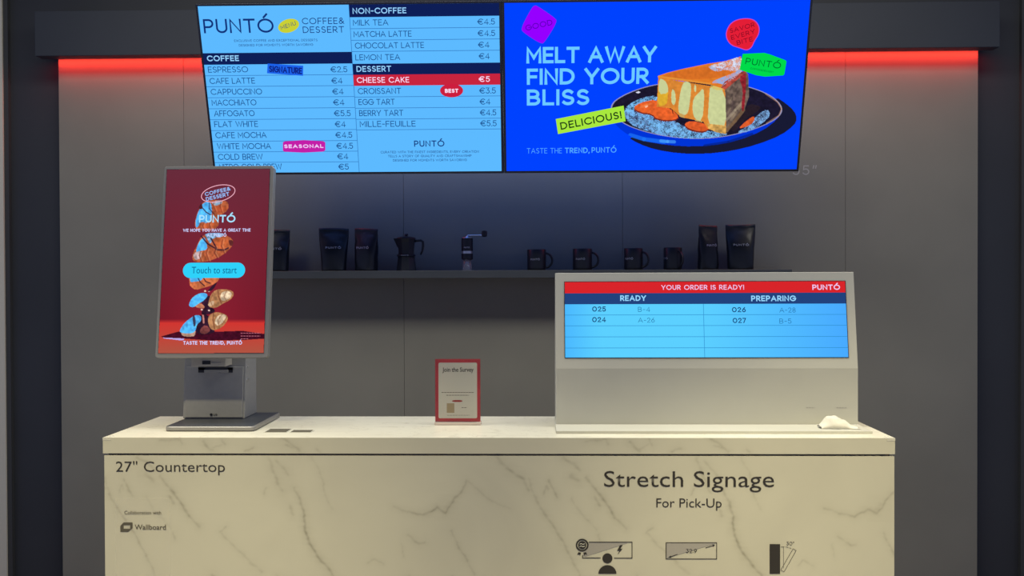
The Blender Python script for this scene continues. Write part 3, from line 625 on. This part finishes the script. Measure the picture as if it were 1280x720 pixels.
# ------------------------------------------------------------------ shelf and what stands on it
ZS = 1.529
sh = MB().box(-1.42, 1.141, 4.55, YW-.0005, ZS-.035, ZS).build('wall_shelf', M_shelf, bevel=.0015)
tag(sh, 'long dark grey floating shelf on the grey wall holding the coffee things', 'shelf')
YI = 4.64; FI = Frame((0, YI, 0))
def ix(px): return float(FI.loc(px, 330)[0])
def iz(py, px=640): return float(FI.loc(px, py)[1])
def coffee_bag(pxc, pw, pytop, label, taper=.86, rot=0., lean=0, tint=None, shape=0., dep=.075):
    x = ix(pxc); w = ix(pxc+pw/2)-ix(pxc-pw/2); H = iz(pytop, pxc)-iz(338, pxc)
    t = tag(empty('coffee_bag', (x, YI, ZS), rot), label, 'coffee bag', 'black coffee bags on the shelf')
    n = 28; rings = []
    zs = [0, .01, .04, .10, .2, .32, .45, .58, .68, .76, .84, .92, .96, 1.0]
    for q in zs:
        ww = w*(taper+(1-taper)*min(1, q*1.35))*(1-.03*math.sin(math.pi*q)); 
        d = dep*(1-.1*q) if q < .45 else dep*max(.045, (.955-.45*.0)*(1-((q-.45)/.5)**1.2) if q < .94 else .045)
        if q == 0: ww *= .96; d *= .9
        e = 3.2 if q < .6 else 2.4
        ring = []
        for k in range(n):
            a = 2*math.pi*k/n; ca, sa = math.cos(a), math.sin(a)
            px = ww/2*math.copysign(abs(ca)**(2/e), ca); py = d/2*math.copysign(abs(sa)**(2/e), sa)
            py += .0025*math.sin(9*px/w+14*q+shape)*(1-q)+.0015*math.sin(31*q+px*90+shape)
            zz = H*q*(1+.012*math.sin(px/w*3+shape)*q)
            if 0 < q < .5 and sa < 0: py += .006*math.exp(-((q-.42)/.06)**2)*(abs(ca)**2)
            ring.append((px, py, zz))
        rings.append(ring)
    MB().loft(rings).build('pouch', tint or M_foil, t, smooth=True)
    MB().loft([[(p[0]*1.001, p[1]+(-.0008 if p[1] < 0 else .0008), H*z) for p in rings[-1]] for z in (.955, .967)], False, False).build('heat_seal', M_black, t)
    fr = Frame((0,0,0)); k = Ink(fr); k.text_local('PUNTÓ', -w*.26, H*.52, w*.26, H*.52, .0095, .2)
    o = k.build('print', M_print, t, .043)
    # lettering, standing in for silver crease highlights, follows the slope of the pouch
    for v in o.data.vertices: v.co.y = -.0392+(v.co.z-H*.52)*.10
    return t
coffee_bag(344, 37, 287, 'black coffee bag half hidden behind the self-order kiosk', .88, .1, shape=1.)
coffee_bag(417.5, 37, 284.8, 'broad black coffee bag, left of the two between the kiosk and the moka pot', .80, .12, shape=2.)
coffee_bag(458, 32, 285.4, 'slimmer black coffee bag directly left of the moka pot', .84, -.3, shape=3.)
coffee_bag(885, 26, 282.6, 'narrow black coffee bag turned aside, right of the last mug', 1.0, .3, shape=4., dep=.06)
coffee_bag(925.5, 37, 281.8, 'broad black coffee bag at the far right end of the shelf', .86, -.1, shape=5.)

def moka():
    x = ix(508); t = tag(empty('moka_pot', (x, YI, ZS)), 'matte black faceted moka pot with a side handle on the shelf', 'coffee pot')
    o8 = lambda pr, c0=True, c1=True: MB().lathe(pr, n=8, rot=math.pi/8, cap0=c0, cap1=c1)
    o8([(.048,0),(.0475,.006),(.040,.058),(.041,.066)]).build('boiler', M_black, t, bevel=.001)
    MB().lathe([(.041,.0665),(.043,.068),(.043,.074),(.041,.0755)], n=32).build('collar', M_black, t)
    o8([(.037,.0755),(.037,.095),(.041,.132),(.045,.149)]).build('jug', M_black, t, bevel=.001)
    MB().loft([[(-.036,-.014,.11),(-.036,.014,.11),(-.041,.0,.108)],[(-.040,-.015,.149),(-.040,.015,.149),(-.060,0,.150)]]).build('spout', M_black, t)
    MB().lathe([(.045,.1495),(.044,.152),(.026,.158),(.006,.160)], n=8, rot=math.pi/8).build('lid', M_black, t)
    MB().lathe([(.005,.158),(.006,.163),(.009,.166),(.007,.171)], n=12).build('knob', M_black, t)
    MB().tube([(.036,0,.136),(.050,0,.139),(.068,0,.140),(.077,0,.134),(.078,0,.115),(.074,0,.09),(.066,0,.074)], .006, 10, rs=[(.005,.006)]*5+[(.0045,.005),(.003,.004)]).build('handle', M_black, t, smooth=True)
    k = Ink(Frame((0,0,0))); k.text_local('PUNTÓ', -.018, .0685, .016, .0685, .0045, .2); k.build('print', M_print, t, .0436)
moka()
def grinder():
    x = ix(584); t = tag(empty('hand_grinder', (x, YI, ZS)), 'small black hand coffee grinder with a crank arm and clear jar', 'coffee grinder')
    MB().lathe([(.0215,0),(.0225,.003),(.0205,.010),(.021,.052)], n=28).build('clear_jar', M_glass, t, smooth=True)
    MB().lathe([(.0262,.052),(.0268,.055),(.0268,.078)], n=28).build('lower_sleeve', M_black, t)
    MB().lathe([(.0262,.078),(.0262,.090)], n=28).build('steel_band', M_steel, t)
    MB().lathe([(.0268,.090),(.0268,.148),(.0255,.150)], n=28).build('body', M_black, t)
    MB().lathe([(.024,.150),(.022,.153),(.008,.1545),(.005,.160)], n=24).build('lid', M_steel, t)
    MB().tube([(0,0,.158),(.004,0,.1625),(.02,0,.163),(.074,0,.163)], .0028, 8).build('crank_arm', M_steel, t)
    MB().lathe([(.006,-.003),(.012,.0),(.0135,.012),(.012,.024),(.006,.0265)], (.080,0,.158), n=16).build('crank_knob', M_black, t)
    k = Ink(Frame((0,0,0))); k.text_local('PUNTÓ', -.013, .103, .013, .103, .006, .18); o = k.build('print', M_print, t, 0)
    for v in o.data.vertices: v.co.y = -math.sqrt(max(.0273**2-v.co.x**2, 0))
grinder()
def mug(pxl, pxr, pyt, rot, label):
    x = (ix(pxl)+ix(pxr))/2; r = (ix(pxr)-ix(pxl))/2; H = iz(pyt, pxl)-iz(337.5, pxl)
    t = tag(empty('mug', (x, YI, ZS), rot), label, 'mug', 'black mugs on the shelf')
    pr = [(r*.93,0),(r*.99,.004),(r,.012),(r,H*.5),(r,H-.002),(r-.0015,H),(r-.004,H-.002),(r-.004,.01),(r*.7,.0065)]
    MB().lathe(pr, n=40).build('cup', M_black, t, smooth=True)
    P = [(r-.002+.031*math.sin(a)*(1 if True else 0), 0, H*.47+H*.345*math.cos(a)) for a in np.linspace(.12, math.pi-.12, 14)]
    MB().tube([(r-.003,0,P[0][2])]+P+[(r-.003,0,P[-1][2])], .005, 10).build('handle', M_black, t, smooth=True)
    k = Ink(Frame((0,0,0))); k.text_local('PUNTÓ', -.022, H*.47, .022, H*.47, .0085, .16); o = k.build('print', M_print, t, 0)
    for v in o.data.vertices:
        a = v.co.x/r-(.22); v.co.x = (r+.0004)*math.sin(a); v.co.y = -(r+.0004)*math.cos(a)
mug(659, 682.5, 311.5, 0.06, 'black mug nearest the hand grinder, leftmost of the four')
mug(716, 740, 310.8, -.05, 'black mug second from the hand grinder, its name facing forward')
mug(780, 803.5, 310.5, -.42, 'black mug third from the hand grinder, its name turned slightly left')
mug(829.5, 852.5, 309.8, -1.02, 'black mug beside the narrow bag, handle turned towards the counter')

# ------------------------------------------------------------------ self-order kiosk
kt = tag(empty('order_kiosk', (-1.034, 3.28, ZT)), 'grey portrait self-order kiosk with a red croissant start screen on the worktop', 'kiosk')
KO = np.array([-1.034, 3.28, ZT])
FK = Frame((-1.04036573, 3.20368998, 1.55636871), .14706304)
def kin(o):                                                  # world-built mesh under the kiosk empty
    o.parent = kt; o.matrix_parent_inverse = Matrix.Translation((-KO).tolist()); return o
kw, kh = .1681, .2988
pad = MB(); b0 = [(x, y) for x, y in rrect(-1.175, -.891, 3.112, 3.44, .018)]
pad.loft([[(x, y, ZT+.003) for x, y in b0], [(x, y, ZT+.013) for x, y in b0], [(-1.033+(x+1.033)*.985, 3.276+(y-3.276)*.985, ZT+.0155) for x, y in b0]]); kin(pad.build('base_plate', M_kframe))
kin(MB().box(-1.155, -.911, 3.135, 3.42, ZT, ZT+.003).build('foot_pad', M_kdark))
kin(MB().box(-1.170, -.897, 3.120, 3.435, ZT+.0153, ZT+.0165).build('base_cover', pbr('base_cover_dark', (.045,.05,.065), .35)))  # dark colour stands in for the dark reflection on the base top
z0, z1 = ZT+.0165, 1.50
def colpts(xa, xb, yf0, yf1, yb, za, zb): return [(xa,yf0,za),(xb,yf0,za),(xb,yb,za),(xa,yb,za),(xa,yf1,zb),(xb,yf1,zb),(xb,yb,zb),(xa,yb,zb)]
zf = lambda z: 3.280+(z-z0)*.10                               # sloping front
zl = float(Frame((0,3.29,0)).loc(265,458.5)[1])               # top of the lower front cover
kin(MB().hexa(colpts(-1.177, -.971, zf(z0)+.004, zf(z1)+.004, 3.425, z0, z1)).build('column', M_kbody, bevel=.003))
kin(MB().hexa(colpts(-1.170, -.978, zf(z0)-.001, zf(zl)-.001, zf(zl)+.006, z0+.004, zl)).build('printer_cover', M_kbody, bevel=.002))
sl = Frame((0, 3.29, 0)); su = lambda x: float(sl.loc(x, 460)[0]); sv = lambda y: float(sl.loc(265, y)[1])
s0 = su(247.5); s1 = su(290.5); zt_, zb_ = sv(459.5), sv(465.8)
sl_m = MB().box(s0, s0+.022, zf(zb_)-.003, zf(zb_)+.004, zb_, zt_).box(s1-.016, s1, zf(zb_)-.003, zf(zb_)+.004, zb_, zt_).box(s0, s1, zf(zb_)-.003, zf(zb_)+.004, zt_-.008, zt_)
kin(sl_m.build('printer_slot', M_kdark))
kin(MB().box(s0+.02, s1-.014, zf(zb_)-.006, zf(zb_)+.004, zb_, zt_-.007).build('paper_guide', M_kbody, bevel=.001))
kin(MB().box(su(246), su(288.5), 3.235, 3.31, sv(456.3), sv(445)).build('scanner_module', M_kpale, bevel=.0015))
kin(MB().box(su(260), su(270), 3.2335, 3.236, sv(453.6), sv(449.3)).build('scanner_window', M_kdark))
kin(MB().box(su(271), su(283), 3.2338, 3.236, sv(452.3), sv(450.6)).build('scanner_light', M_kbody))
for zz, rr in ((sv(459.5), .0025), (sv(475), .0048)):          # locks on the right-hand side
    q = MB().lathe([(rr,0),(rr*.9,.003)], n=14); q.v = [(-.971+z, 3.318+x, zz+y) for x, y, z in q.v]; kin(q.build('side_lock', M_steel))
lg = Ink(Frame((0, zf(ZT+.045)-.004, 0))); lg.poly(ell(264.2, 518.3, 1.8, 1.8, 0, 16)); lg.text('LG', 267.2, 519.6, 271.4, 2.6, .2)
lg.items = [i_ for i_ in lg.items if i_[0]]; n_ = len(lg.items[0][0]); lg.items = [(lg.items[0][0]+lg.items[1][0], lg.items[0][1]+[tuple(n_+q for q in f) for f in lg.items[1][1]])]
kin(lg.build('maker_mark', M_kdark, None, -(zf(ZT+.045)-.0055)))
# display head
hd = MB().loft([[(x, y, z) for x, z in rrect(-kw-.0105-i_, kw+.0125+i_, -kh-.0155-i_, kh+.0115+i_, .009)] for y, i_ in ((-.002,-.001),(-.0005,0),(.028,0),(.032,-.004))])
hdo = hd.build('display_housing', M_kframe); hdo.parent = kt; hdo.matrix_parent_inverse = kt.matrix_basis.inverted(); hdo.matrix_basis = FK.matrix()
bk = MB().box(-.11, .11, .03, .075, -.18, .10).build('rear_mount', M_kbody, bevel=.006); bk.parent = kt; bk.matrix_parent_inverse = kt.matrix_basis.inverted(); bk.matrix_basis = FK.matrix()
KZ = .0026
ks = MB().box(-kw-.0015, kw+.0015, -KZ-.0002, -KZ+.0012, -kh-.0015, kh+.0015).build('screen_panel', M_bezel)
ks.parent = kt; ks.matrix_parent_inverse = kt.matrix_basis.inverted(); ks.matrix_basis = FK.matrix()
ck = Canvas(195.5, 210.5, 340, 443.5, 2.2, (120,36,52))
uu, vv = FK.loc(ck.X, ck.Y); tY = np.clip((ck.Y-212)/(401-212), 0, 1)[..., None]; rx = np.abs(uu)[..., None]/kw
wall_c = np.array([104,44,60])*(1-tY)+np.array([142,30,48])*tY; wall_c = wall_c*(1-.16*rx*tY)
t2 = np.clip((ck.Y-401)/40, 0, 1)[..., None]; fl_c = np.array([212,52,48])*(1-t2)+np.array([176,84,66])*t2
w = np.clip((ck.Y-399)/5, 0, 1)[..., None]; ck.C = wall_c*(1-w)+fl_c*w
C7 = lambda p: q4(p, 195, 350, 7.2); C5 = lambda p: q4(p, 215, 225, 11.6); C6 = lambda p: q4(p, 215, 280, 11.6)
ck.fill(C7([(60,520),(120,512),(260,520),(250,548),(150,535),(80,528)]), (190,170,235), sm=1)
ck.fill(C7([(45,510),(200,466),(400,470),(600,464),(780,458),(990,488),(990,528),(800,540),(500,546),(200,524),(80,520)]), (66,14,34), jit=.2)
BR, TAN, CRE, BLU, CHO = (178,92,58), (176,124,84), (222,196,164), (84,182,248), (52,26,46)
ck.fill(C7([(350,330),(480,300),(500,430),(545,470),(440,492),(370,485),(345,430)]), CHO, sm=1, jit=.20)
ck.fill(C7([(400,440),(450,400),(500,450),(450,490),(400,480)]), (128,66,66), sm=1, jit=.20)
ck.fill(C7([(225,470),(360,450),(355,505),(300,512),(240,505)]), (190,150,130), sm=1, jit=.16)
ck.fill(C7([(213,462),(230,428),(265,380),(310,348),(350,318),(405,318),(412,368),(370,400),(362,455),(330,482),(240,480)]), BLU, sm=1, jit=.18)
ck.fill(C7([(330,330),(350,310),(365,400),(345,430),(335,380)]), CHO, sm=1, a=.75); ck.line(C7([(425,310),(430,350),(432,385)]), 2.2, (215,140,130), .9)
ck.fill(C7([(480,315),(540,288),(600,298),(650,325),(645,370),(600,425),(530,456),(490,440),(468,372)]), TAN, sm=1, jit=.18)
ck.fill(C7([(535,360),(560,320),(610,305),(640,330),(610,380),(560,415),(535,400)]), CRE, sm=1, jit=.22); ck.line(C7([(520,300),(515,360),(530,440)]), 1.4, (120,70,50), .8); ck.line(C7([(575,330),(580,370),(565,400)]), .8, (170,120,90), .8)
ck.fill(C7([(400,180),(470,140),(510,150),(470,230),(540,270),(520,300),(420,320),(410,290),(440,250)]), CHO, sm=1, jit=.28)
ck.fill(C7([(340,240),(400,205),(445,240),(430,262)]), (190,120,90), sm=1, jit=.16)
ck.fill(C7([(298,222),(320,170),(370,130),(430,112),(474,135),(440,182),(380,218),(340,248),(305,240)]), BLU, sm=1, jit=.15)
ck.fill(C7([(498,130),(540,88),(620,82),(692,98),(706,135),(670,182),(600,215),(540,256),(468,242),(480,182)]), TAN, sm=1, jit=.18)
ck.fill(C7([(580,150),(595,110),(650,98),(690,120),(670,165),(620,190),(590,185)]), CRE, sm=1, jit=.22); ck.line(C7([(560,90),(565,150),(590,210)]), 1.4, (122,72,52), .8); ck.fill(C7([(470,220),(500,190),(530,190),(520,230),(480,240)]), CRE, a=.7, sm=1)
for px_, py_ in ((415,268),(480,100),(445,100),(480,275)): ck.fill(C7(ell(px_,py_,9,8)), (235,205,190))
ck.fill(C7([(305,40),(300,-30),(560,-40),(575,0),(510,48),(430,72),(360,92),(318,66)]), (205,112,70), sm=1, jit=.16)
ck.fill(C7([(310,20),(308,-30),(430,-30),(410,10),(340,18)]), BLU, sm=1, jit=.16); ck.line(C7([(380,-20),(400,20),(440,55)]), 1.2, CHO, .9); ck.line(C7([(430,-20),(450,15),(490,30)]), 1.2, CHO, .9)
ck.fill(C7([(500,60),(560,10),(520,90),(460,110)]), CHO, sm=1)
ck.fill(C6([(300,510),(306,430),(390,270),(425,190),(520,140),(760,150),(885,220),(895,300),(800,410),(660,500),(480,555),(330,552)]), BR, sm=1, jit=.20)
ck.fill(C6([(312,480),(320,430),(400,380),(440,420),(420,500),(350,530)]), (205,190,200), sm=1, jit=.20, a=.8)
ck.fill(C6([(345,410),(390,270),(440,215),(480,190),(520,330),(500,380),(400,395)]), BLU, sm=1, jit=.18)
ck.fill(C6([(470,130),(760,130),(740,190),(600,200),(560,300),(520,230)]), (120,180,225), sm=1, jit=.28, a=.85)
ck.fill(C6([(620,230),(800,200),(840,300),(760,370),(660,350)]), (196,98,56), sm=1, jit=.18)
for P in ([(430,180),(520,290),(650,365)],[(570,210),(620,300),(650,355)],[(640,375),(760,380),(820,350)]): ck.line(C6(P), 1.7, CHO, .9)
ck.fill(C6([(820,230),(890,240),(890,320),(840,320)]), (100,44,44), sm=1, jit=.16)
ck.fill(C5([(335,700),(342,560),(395,430),(440,330),(560,290),(800,300),(835,390),(780,480),(650,530),(700,640),(610,730),(400,740)]), BR, sm=1, jit=.20)
ck.fill(C5([(345,690),(350,560),(400,430),(460,330),(570,310),(590,500),(520,640),(420,600),(380,690)]), BLU, sm=1, jit=.18)
ck.fill(C5([(580,320),(720,290),(740,340),(640,380),(600,360)]), (120,175,215), sm=1, jit=.20, a=.8)
ck.fill(C5([(600,400),(700,370),(820,400),(770,470),(650,490)]), (190,88,52), sm=1, jit=.16); ck.fill(C5([(430,650),(560,610),(680,640),(620,710),(460,710)]), (190,92,54), sm=1, jit=.16)
ck.line(C5([(440,400),(500,470),(570,510)]), 1.3, CHO, .85); ck.line(C5([(545,320),(545,420),(620,500)]), 1.2, CHO, .7); ck.fill(C5([(385,400),(440,330),(450,420),(410,430)]), (80,34,40), sm=1)
# rolled layers of the pastry: darker creases and pale ridges
for P, c_ in (([(600,310),(560,360),(575,440)],'7'),([(640,330),(600,400)],'7'),([(640,95),(615,150),(640,195)],'7'),([(520,110),(490,180),(510,235)],'7')):
    ck.line(C7(P), 1.0, (128,78,54), .6)
for P in ([(420,400),(400,460),(430,540)],[(520,360),(500,430),(540,540)],[(640,330),(620,420),(660,490)],[(740,230),(720,320),(760,420)]):
    ck.line(C6(P), 1.3, (128,58,46), .65); ck.line(C6([(x+22,y) for x, y in P]), 1.1, (222,150,108), .5)
for P in ([(620,300),(600,370),(640,460)],[(720,300),(700,380),(730,480)],[(470,610),(450,670),(470,720)],[(560,590),(545,650),(565,710)]):
    ck.line(C5(P), 1.2, (130,60,46), .65); ck.line(C5([(x+22,y) for x, y in P]), 1.0, (222,150,108), .45)
inb = (np.abs(uu) <= kw) & (np.abs(vv) <= kh); ck.mask = inb
cko = ck.build('croissant_picture', FK, ks, KZ+.0006, masked=True)
def kink(fn, col, dep, name='lettering'): return ink(FK, ks, col, KZ+dep, fn, name)
ringp = ell(273.2, 242.2, 21.4, 10.0, -13, 40); kink(lambda k: k.line(ringp+[ringp[0]], .9), (246,180,200), .0012, 'badge_ring')
WHT = (205,235,255)
kink(lambda k: (k.text('COFFEE&',257,245.6,288.5,4.7,.2,y1=238.2), k.text('DESSERT',258.3,251.8,287.2,4.9,.2,y1=244.9)), (150,190,250), .0012)
kink(lambda k: k.text('PUNTÓ',249.1,278.5,294.3,9.4,.19,gap=.14), (170,226,255), .0012)
kink(lambda k: (k.text('WE HOPE YOU HAVE A GREAT TIME',229.2,290.1,313.3,3.9,.19), k.text('AT PUNTÓ',259.4,296.2,283.1,3.9,.19), k.text('TASTE THE TREND, PUNTÓ',229.3,431,302.6,4.6,.2)), (208,210,255), .0012)
def dash(k, x0, x1, y, w):
    k.new()
    x = x0
    while x < x1: k.line([(x, y), (min(x+2.6, x1), y)], w); x += 3.4
kink(lambda k: (dash(k,301.3,325.8,416.6,.7), dash(k,301.3,325.8,420.2,.7), dash(k,301.3,311,423.6,.7)), (196,110,130), .0012)
u0, v0 = [float(q) for q in FK.loc(228.7, 347.8)]; u1, v1 = [float(q) for q in FK.loc(307.2, 328.4)]
kink(lambda k: k.poly(rrect(u0, u1, v0, v1, (v1-v0)*.499, 8), local=True), (46,210,250), .0014, 'start_button')
font_text('lettering', 'Touch to start', FK, 240, 342, 296.3, 8.2, em((12,92,140)), ks, KZ+.0018)

# ------------------------------------------------------------------ pick-up display on the right
PX0, PX1, PYF = .0545, 1.0135, 3.212
pt = tag(empty('pickup_display', (.534, 3.25, ZT)), 'wide cream pick-up sign with a stretched blue order screen on the worktop', 'display')
PO = Vector((.534, 3.25, ZT))
def pin(o): o.parent = pt; o.matrix_parent_inverse = Matrix.Translation(-PO); return o
zpl = ZT+.009
pin(MB().box(PX0-.002, PX1, 3.073, 3.40, ZT, zpl).build('plinth', M_cream, bevel=.001))
zb = float(hit(885, 460.5, (0,PYF,0), (0,1,0))[2]); tp = hit(1067, 340, (PX1,0,0), (1,0,0)); tl = math.atan2(tp[1]-PYF, tp[2]-zb)
yt, zt = float(tp[1]), float(tp[2])
prof = [(PYF, zpl), (PYF, zb), (yt, zt), (yt+.05, zt), (3.385, zb-.02), (3.385, zpl)]
g = MB().loft([[(x, y, z) for y, z in prof] for x in (PX0, PX1)]); pin(g.build('housing', M_cream, bevel=.0012))
FQ = Frame(((PX0+PX1)/2, PYF, zb), math.atan2(yt-PYF, zt-zb))
cor = [FQ.loc(x, y) for x, y in ((706.2,353),(1055.3,351.4),(1061,446.9),(706.2,446.6))]
qu0 = float(cor[0][0]+cor[3][0])/2; qu1 = float(cor[1][0]+cor[2][0])/2; qv1 = float(cor[0][1]+cor[1][1])/2; qv0 = float(cor[2][1]+cor[3][1])/2
scm = MB().box(qu0-.002, qu1+.002, -.0012, .002, qv0-.002, qv1+.002).build('screen_panel', M_bezel); scm.parent = pt
scm.matrix_parent_inverse = Matrix.Translation(-PO); scm.matrix_basis = FQ.matrix()
nx = 30; V = np.array([(qu0+(qu1-qu0)*i_/nx, -.0014, z) for z in (qv0, qv1) for i_ in range(nx+1)]); Fq = np.array([(i_, i_+1, nx+2+i_, nx+1+i_) for i_ in range(nx)])
Cc = []
for _z in (0, 1):
    for i_ in range(nx+1):
        q = i_/nx; c = np.array([92,208,255])+(np.array([72,170,255])-np.array([92,208,255]))*max(0, (q-.45)/.55)**1.2+(np.array([70,178,255])-np.array([92,208,255]))*max(0, 1-q/.12)*.8; Cc.append(linA(c))
grid_mesh('backlit_area', V, Fq, np.array(Cc), em_attr(), scm)
fv = lambda y: float(FQ.loc(880, y)[1]); fu = lambda x: float(FQ.loc(x, 400)[0])
ink(FQ, scm, (216,36,42), .0018, lambda k: k.poly([(qu0,fv(366.2)),(qu1,fv(366.2)),(qu1,qv1),(qu0,qv1)], local=True), 'heading_band')
ink(FQ, scm, (34,66,124), .0018, lambda k: k.poly([(qu0,fv(380)),(qu1,fv(380)),(qu1,fv(366.2)),(qu0,fv(366.2))], local=True), 'column_band')
def prules(k):
    t = .0008
    for y in (393.5, 407, 420.9, 434.8): k.poly([(qu0,fv(y)-t),(qu1,fv(y)-t),(qu1,fv(y)+t),(qu0,fv(y)+t)], local=True)
    k.poly([(fu(879.6)-t,qv0),(fu(879.6)+t,qv0),(fu(879.6)+t,fv(380)),(fu(879.6)-t,fv(380))], local=True)
ink(FQ, scm, (46,140,205), .0018, prules, 'rule_line')
ink(FQ, scm, (236,200,240), .0022, lambda k: (k.text('YOUR ORDER IS READY!',826.6,362.4,929.8,6,.16), k.text('PUNTÓ',1015.3,362.5,1049.8,6.6,.2,gap=.15)))
ink(FQ, scm, (150,216,255), .0022, lambda k: (k.text('READY',775.2,376.3,807.2,7,.2), k.text('PREPARING',938.9,376.7,994.3,7.1,.2)))
ink(FQ, scm, (22,66,120), .0022, lambda k: (k.text('025',740.2,389.6,757.2,6.4,.18), k.text('024',740.2,402.8,757.2,6.4,.18), k.text('026',914.9,390.4,932,6.4,.18), k.text('027',915.8,403.9,932.3,6.4,.18)))
ink(FQ, scm, (30,104,160), .0022, lambda k: (k.text('B-4',797.5,389.9,812.6,6.1,.1), k.text('A-26',797.5,403.3,818.2,6.1,.1), k.text('A-28',974.2,390.7,994.3,6.1,.1), k.text('B-5',974.2,404.5,989.2,6.1,.1)))
FZ = Frame((0, PYF, 0)); cp = Ink(FZ); dash(cp, 1007.5, 1018.5, 509.6, .9); dash(cp, 1045.3, 1058.5, 509.6, .9); [pin(mesh_obj('caption', [(x, PYF-.0012, z) for x, y, z in V], F, M_inkg)) for V, F in cp.items if V]

# ------------------------------------------------------------------ survey card in its acrylic stand
SYY = 3.259; st = tag(empty('survey_stand', (-.264, SYY, ZT)), 'clear acrylic stand with a red bordered survey card between the kiosk and the pick-up sign', 'sign')
FV = Frame((-.264, SYY, ZT), .02); hw = .0735; Hs = .216
def sin_(o): o.parent = st; o.matrix_parent_inverse = Matrix.Translation((.264, -SYY, -ZT)); o.matrix_basis = FV.matrix(); return o
sin_(MB().box(-hw-.0015, hw+.0015, -.0035, -.0018, .001, Hs).box(-hw-.0015, hw+.0015, .0018, .0035, .001, Hs).build('acrylic_sheet', M_acry))
q = MB().box(-.264-hw-.002, -.264+hw+.002, SYY-.012, SYY+.03, ZT+.0002, ZT+.009).build('acrylic_base', pbr('acrylic_edge', (.80,.68,.62), .25, trans=.35), bevel=.001); q.parent = st; q.matrix_parent_inverse = Matrix.Translation((.264, -SYY, -ZT))  # pale pink diffuse colour stands in for highlights on the clear base
card = sin_(MB().box(-hw, hw, -.0008, .0008, .011, Hs-.002).build('card', M_pred))
k = Ink(Frame((0,0,0))); k.poly(rrect(-hw+.0105, hw-.0105, .0215, Hs-.0135, .005), local=True); k.build('card_face', M_paper, card, .0011)
FVp = Frame((-.264, SYY, ZT), .02)
font_text('lettering', 'Join the Survey', FVp, 553, 464.6, 592, 5.2, M_ink, card, .0013, bold=.015)
k = Ink(FVp); dash(k, 552, 592, 490.5, .8); dash(k, 558, 586, 494, .8); dash(k, 577, 584, 509.5, .7); k.text('COLLECT', 577, 510.6, 584.5, 1.6, .15) if False else None; dash(k, 559, 587, 519, .5); k.build('small_print', M_ink2, card, .0013)
k = Ink(FVp); k.poly(smooth([(565.3,500),(578,500),(578,502.4),(565.3,502.4)],1)); k.build('red_tab', pbr('tab_red', (.35,.03,.03), .5), card, .0013)
k = Ink(FVp); k.poly([(558.5,504),(568,504),(568,516),(558.5,516)]); k.build('beige_square', pbr('card_beige', (.42,.33,.20), .6), card, .0013)

# ------------------------------------------------------------------ small things on the worktop
M_plate = pbr('socket_brown', (.10,.09,.065), .5)
for (xa, xb, ya, yb), lab in (((-.856,-.782,3.090,3.165),'small dark flat plate on the worktop, next to the kiosk base'), ((-.776,-.706,3.090,3.142),'small dark flat plate on the worktop, second from the kiosk base')):
    t = tag(empty('cover_plate', ((xa+xb)/2, (ya+yb)/2, ZT)), lab, 'plate', 'flat plates beside the kiosk')
    sx, sy = (xb-xa)/2, (yb-ya)/2
    MB().box(-sx, sx, -sy, sy, 0, .0012).build('rim', M_cream, t); MB().box(-sx+.004, sx-.004, -sy+.004, sy-.004, .0012, .0016).build('insert', M_plate, t)
# crumpled white tissue lying on the plinth
ts = []
nu, nv = 34, 22; tf = []
for j in range(nv):
    for i_ in range(nu):
        u = i_/(nu-1); v = j/(nv-1); x = (u-.5)*.118; y = (v-.5)*.062*(1-.35*u)
        dome = .034*math.exp(-((u-.27)/.26)**2)+.016*math.exp(-((u-.62)/.2)**2)+.005*(1-u)
        e = (math.sin(math.pi*min(max(v,0),1))**.55)*(math.sin(math.pi*min(.02+.96*u,1))**.35)
        z = dome*e+.0022*math.sin(u*21+v*9)*e+.0016*math.sin(v*23-u*13)*e
        ts.append((x+.003*math.sin(v*9+1), y+.003*math.sin(u*12), max(z, 0)+.0006))
for j in range(nv-1):
    for i_ in range(nu-1): n = j*nu+i_; tf.append((n, n+1, n+nu+1, n+nu))
tso = mesh_obj('tissue', ts, tf, M_tissue, smooth=True); tso.location = (.930, 3.135, zpl); tso.rotation_euler = (0,0,-.12)
sm = tso.modifiers.new('thick', 'SOLIDIFY'); sm.thickness = .0012; sm.offset = 1
tag(tso, 'crumpled white tissue lying on the right end of the pick-up sign plinth', 'tissue')
